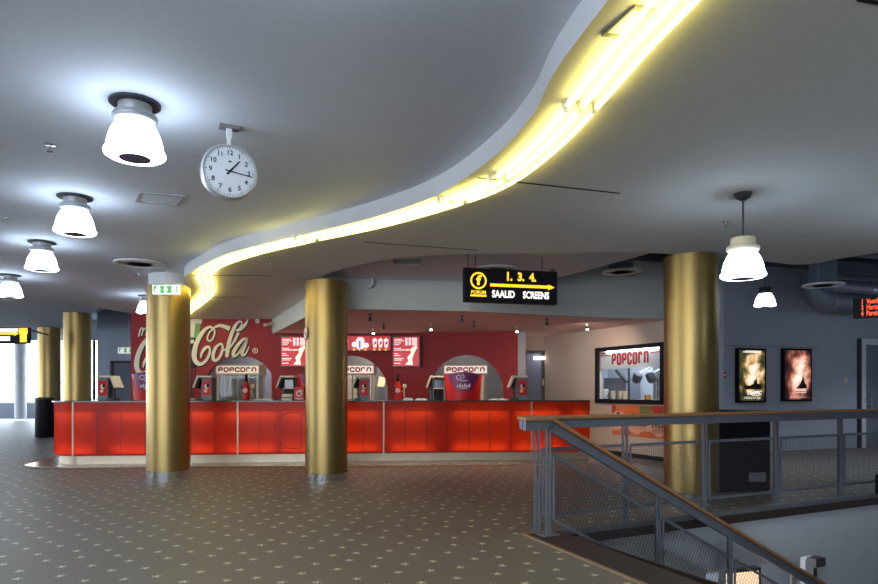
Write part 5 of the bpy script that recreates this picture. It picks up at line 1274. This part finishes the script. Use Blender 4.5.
p = onz(139.5, 262, 3.14); diffuser(p.x, p.y, 3.138, .33, 'round air vent on the ceiling between clock and white collared column')
diffuser(.83, 9.35, 3.138, .31, 'round air vent half hidden behind the hanging screens sign')
c = pt(621, 270.5, 10.8); diffuser(c.x, c.y, c.z, .33, 'round air vent hanging below a duct beside the tall gold column', 4.6)
c = pt(823, 284, 12.0); diffuser(c.x, c.y, c.z, .36, 'round air vent hanging from a square duct before the gallery pipes', 4.6)
# grille and access panel
def ceiling_panel(name, pts_, z, label, cat, m):
    P = [Vector((x, y, 0)) for x, y in pts_]; cx_ = sum(P, Vector()) / 4
    t = thing(name, (cx_.x, cx_.y, z), label, cat)
    b = MB(); inner = [cx_ + (p - cx_) * (.86 if z > 3.1 else .80) for p in P]
    for i in range(4):
        j = (i + 1) % 4; b.prism([P[i], P[j], inner[j], inner[i]], z - .012, z - .0005)
    b.build('frame', m, t); b = MB(); b.prism(inner, z - .006, z - .001); b.build('plate', M_CEIL, t)
ceiling_panel('ceiling_grille', [(-2.70, 5.77), (-2.33, 5.88), (-2.52, 6.19), (-2.88, 6.07)], 3.14, 'rectangular grille in the ceiling below the clock', 'air vent', mat('grille_frame', (.40, .40, .42), .5))
ceiling_panel('access_panel', [(.837, 2.735), (.751, 2.966), (.845, 2.985), (.925, 2.755)], 3.0, 'small slanted access panel in the yellow lit soffit', 'hatch', mat('hatch_frame', (.20, .18, .12), .5))
def sprinkler(px, py, z, label):
    p = onz(px, py, z); t = thing('sprinkler', (p.x, p.y, z), label, 'sprinkler', 'ceiling sprinklers')
    b = MB(); b.lathe([(.035, -.001), (.035, -.008), (.012, -.012)], 20, (p.x, p.y, z)); b.build('rosette', M_CHROME, t, smooth=True)
    b = MB(); b.lathe([(.008, -.01), (.008, -.05), (.022, -.052), (.022, -.056)], 14, (p.x, p.y, z)); b.build('nozzle', M_CHROME, t, smooth=True)
sprinkler(50, 144, 3.14, 'small chrome ceiling sprinkler beside the largest bell lamp')
sprinkler(3, 216, 3.14, 'small ceiling sprinkler at the picture edge beside the second bell lamp')
sprinkler(137, 273.5, 3.14, 'tiny ceiling sprinkler just below the round air vent')
sprinkler(270, 262, 3.0, 'small brass coloured sprinkler on the soffit before the middle gold column')
sprinkler(726, 221, 3.0, 'small sprinkler on the soffit beside the larger pendant lamp')
for (px, py, lab) in ((11, 300, 'small recessed downlight in the dim ceiling near the picture edge'), (62, 304.5, 'small recessed downlight in the dim ceiling above the far gold columns')):
    p = onz(px, py, 3.3); t = thing('downlight', (p.x, p.y, 3.3), lab, 'downlight', 'recessed downlights')
    b = MB(); b.lathe([(.10, -.001), (.11, -.008), (.08, -.014)], 24, (p.x, p.y, 3.3)); b.build('rim', M_WHITE, t, smooth=True)
    b = MB(); b.lathe([(.078, -.010), (.001, -.0105)], 20, (p.x, p.y, 3.3)); b.build('bulb', mat('downlight_glow', (.9, .9, .9), .4, em=(.85, .92, 1), es=1.2, var=0), t)
# spotlights under the counter ceiling
def spotlight(px, py, lit, label):
    p = onz(px, py - 2, 2.66); t = thing('spotlight', (p.x, p.y, 2.66), label, 'spotlight', 'little spotlights under the low ceiling')
    b = MB(); b.lathe([(.04, -.001), (.04, -.012), (.010, -.016), (.010, -.06)], 16, (p.x, p.y, 2.66)); b.build('base', M_DARK if not lit else M_WHITE, t, smooth=True)
    b = MB()
    b.v = []; b.lathe([(.016, .035), (.028, .0), (.038, -.035), (.033, -.037)], 16)
    Mk = Matrix.Translation((p.x, p.y, 2.58)) @ Matrix.Rotation(-.7 if lit else .4, 4, 'X'); b.v = [tuple(Mk @ Vector(v)) for v in b.v]; b.build('head', M_DARK, t, smooth=True)
    if lit:
        b = MB(); b.lathe([(.031, -.034), (.02, -.042), (.001, -.045)], 14); b.v = [tuple(Mk @ Vector(v)) for v in b.v]; b.build('bulb', M_SPOT, t, smooth=True)
for a in ((370, 316, 0, 'dark spotlight on the low ceiling right beside the middle gold column'), (373.5, 330.5, 1, 'lit spotlight above the pictures of cups'), (431, 326.5, 1, 'lit spotlight just past the price board beside the cup pictures'),
          (461.7, 317.5, 0, 'dark spotlight under the near end of the hanging screens sign'), (473.7, 323, 0, 'dark spotlight above the opening nearest the blue door'), (516.7, 328.7, 1, 'lit spotlight at the end of the red wall'),
          (547, 320.5, 0, 'dark spotlight under the arrow tip of the screens sign'), (587, 326, 1, 'lit spotlight above the beige wall'), (383.5, 325, 0, 'tiny dark spotlight between the bulkhead and the cup pictures')): spotlight(*a)
c = onz(407, 261, 3.13)
t = thing('ceiling_track', (c.x, c.y, 3.14), 'short silver fitting on the reddish ceiling beside the middle gold column', 'fitting')
b = MB(); b.box((c.x, c.y, 3.115), (.38, .10, .05)); b.build('housing', M_GREY, t, bevel=.008); b = MB(); b.box((c.x + .1, c.y - .03, 3.085), (.17, .05, .02)); b.build('lens', M_CHROME, t)
c = pt(371.5, 283, 10.27)
t = thing('pipe_stub', (c.x, c.y, c.z), 'short white bent pipe on the grey bulkhead', 'pipe')
b = MB(); b.tube([(c.x + .01, c.y - .02, 3.14), (c.x + .01, c.y - .02, c.z - .02), (c.x - .03, c.y - .02, c.z - .06), (c.x - .06, c.y - .02, c.z - .06)], .028, 10); b.build('bent_tube', M_WHITE, t, smooth=True); b = MB(); b.box((c.x + .01, c.y + .0, c.z + .05), (.08, .03, .03)); b.build('clip', M_GREY, t)

# ducts and beams above the gallery
y_ = 13.9; zc = wz(298.5, y_)
t = thing('air_duct', (wx(815, 13.9), 13.9, 3.2), 'thick round duct bending upward along the gallery wall', 'duct')
xe = wx(822, 13.2); yb = 13.25
b = MB(); zc = wz(300, yb); pts_ = [(13.0, yb + 2.2, zc + .1), (9.3, yb + .75, zc + .02), (xe + .25, yb + .1, zc)] + [(xe + .25 - .34 * math.sin(a), yb + .1 - .02 * a, zc + .34 - .34 * math.cos(a)) for a in [PI / 2 * k / 6 for k in range(1, 7)]] + [(xe - .09, yb, 4.65)]
b.tube(pts_, .215, 20); b.build('duct_pipe', M_DUCT, t, smooth=True)
b = MB(); b.tube([(xe + .2, yb + .1, zc), (xe + .28, yb + .12, zc)], .228, 20); b.build('joint_band', M_GREY, t, smooth=True)
t = thing('slim_duct', (wx(850, 13), 13, 3.6), 'slimmer round duct running above the thick gallery duct', 'duct')
b = MB(); zz = wz(285, 12.9); b.tube([(wx(828, 12.9), 12.9, zz), (9.3, 13.55, zz + .02), (13, 14.9, zz + .08)], .13, 16); b.build('duct_pipe', M_DUCT, t, smooth=True); b = MB(); b.tube([(9.0, 13.42, zz + .02), (9.06, 13.44, zz + .02)], .14, 16); b.build('joint_band', M_GREY, t, smooth=True)
for q, (ya, z_, hh, lab) in enumerate(((10.4, 3.72, .16, 'dark ceiling beam nearest the soffit edge above the gallery'), (12.2, 3.82, .20, 'dark ceiling beam between the others above the gallery'), (12.8, 4.05, .26, 'dark ceiling beam closest to the gallery wall'))):
    b = MB(); b.bar((2.7, ya - .9, z_), (12.9, ya + 2.2, z_ + .0), .14, hh); b.bar((2.7, ya - .9, z_ - hh / 2), (12.9, ya + 2.2, z_ - hh / 2), .24, .03); b.bar((2.7, ya - .9, z_ + hh / 2), (12.9, ya + 2.2, z_ + hh / 2), .24, .03)
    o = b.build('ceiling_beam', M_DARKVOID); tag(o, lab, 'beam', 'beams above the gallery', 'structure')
b = MB(); b.bar((-8.4, 17.5, 3.95), (-12.5, 21.8, 3.95), .25, .3); struct(b.build('ceiling_beam', M_DARKVOID), 'dark beam beyond the dim ceiling')

# ================================================================ LIGHTS, WORLD, CAMERA
def area(name, loc, size, power, col, aim, sy=None):
    l = bpy.data.lights.new(name, 'AREA'); l.energy = power; l.color = col; l.size = size
    if sy: l.shape = 'RECTANGLE'; l.size_y = sy
    o = bpy.data.objects.new(name, l); COL.objects.link(o); o.location = loc
    o.rotation_euler = (Vector(aim) - Vector(loc)).to_track_quat('-Z', 'Y').to_euler(); return o
def spot(name, loc, aim, power, col, ang=1.3):
    l = bpy.data.lights.new(name, 'SPOT'); l.energy = power; l.color = col; l.spot_size = ang; l.spot_blend = .8; l.shadow_soft_size = .06
    o = bpy.data.objects.new(name, l); COL.objects.link(o); o.location = loc
    o.rotation_euler = (Vector(aim) - Vector(loc)).to_track_quat('-Z', 'Y').to_euler(); return o
area('kitchen_light_a', (-4.6, 16.3, 2.66), .8, 26, (.85, .92, 1.0), (-4.6, 16.2, 0))
area('kitchen_light_b', (-1.9, 16.3, 2.66), .8, 20, (1.0, .95, .85), (-1.9, 16.2, 0))
area('kitchen_light_c', (.7, 16.2, 2.66), .8, 16, (1.0, .95, .9), (.7, 16.0, 0))
pl = Mw @ Vector((0, .75, 2.42)); area('popcorn_room_light', pl, 1.2, 26, (.85, .92, 1.0), Mw @ Vector((0, .6, 0)), .3)
area('lower_storey_light', Lw(sx_of(4.2), 1.6) + Vector((0, 0, -.4)), 1.0, 45, (.70, .85, 1.0), Lw(sx_of(4.5), 2.6) + Vector((0, 0, -1.5)))
area('lower_void_fill', tuple(H0 + D1 * 2.0 + D2 * 2.6 + Vector((0, 0, -1.6))), 1.2, 22, (.85, .92, 1.0), tuple(Lw(2.6) + Vector((0, 0, -.9))))  # fill light added to brighten the wall under the gallery
for (px, py, tx, ty, tz) in ((373.5, 330.5, -1.5, 12.6, 0), (431, 326.5, -.2, 12.6, 0), (516.7, 328.7, 1.5, 12.6, 0), (587, 326, 3.3, 14.0, 1.0)):
    p = onz(px, py, 2.56); spot('counter_spot', (p.x, p.y - .05, 2.5), (tx, ty, tz), 55, (1.0, .74, .58), 2.2)
# daylight portals at the windows; the front bays are added fill
for nm, loc, aim, sx_, sy_ in (('far_window_daylight', (-19.4, 30.9, 2.25), (-19.4, 0, 1.0), 15, 3.0), ('added_front_window_daylight', (-6.8, -4.9, 1.75), (-6.8, 10, 1.2), 13.4, 2.3), ('side_window_daylight', (-26.9, 13, 2.25), (0, 13, 1.0), 35, 3.0)):
    o = area(nm, loc, sx_, 1.0, (1, 1, 1), aim, sy_); o.data.cycles.is_portal = True
wd = bpy.data.worlds.new('overcast_sky'); SC.world = wd; wd.use_nodes = True; nt = wd.node_tree
bg = nt.nodes['Background']; bg.inputs['Strength'].default_value = 8.0
tcw = nt.nodes.new('ShaderNodeTexCoord'); sw = nt.nodes.new('ShaderNodeSeparateXYZ'); nt.links.new(tcw.outputs['Generated'], sw.inputs[0])
rw_ = nt.nodes.new('ShaderNodeValToRGB'); nt.links.new(sw.outputs[2], rw_.inputs[0])
rw_.color_ramp.elements[0].color = (.86, .93, 1.0, 1); rw_.color_ramp.elements[1].color = (.66, .80, 1.0, 1); nt.links.new(rw_.outputs[0], bg.inputs['Color'])

cam = bpy.data.cameras.new('camera'); cam.sensor_width = 36; cam.lens = F / 878 * 36; cam.shift_y = (HZ - 292) / 878; cam.clip_end = 200
co = bpy.data.objects.new('camera', cam); COL.objects.link(co); co.location = (0, 0, EYE); co.rotation_euler = (PI / 2, 0, 0); SC.camera = co
vs_ = SC.view_settings; vs_.view_transform = 'Standard'; vs_.look = 'None'; vs_.gamma = 1; vs_.exposure = 0.55; vs_.use_curve_mapping = False
SC.cycles.max_bounces = 8; SC.cycles.diffuse_bounces = 4; SC.cycles.transparent_max_bounces = 12; SC.cycles.sample_clamp_indirect = 6.0; SC.cycles.caustics_reflective = False; SC.cycles.caustics_refractive = False
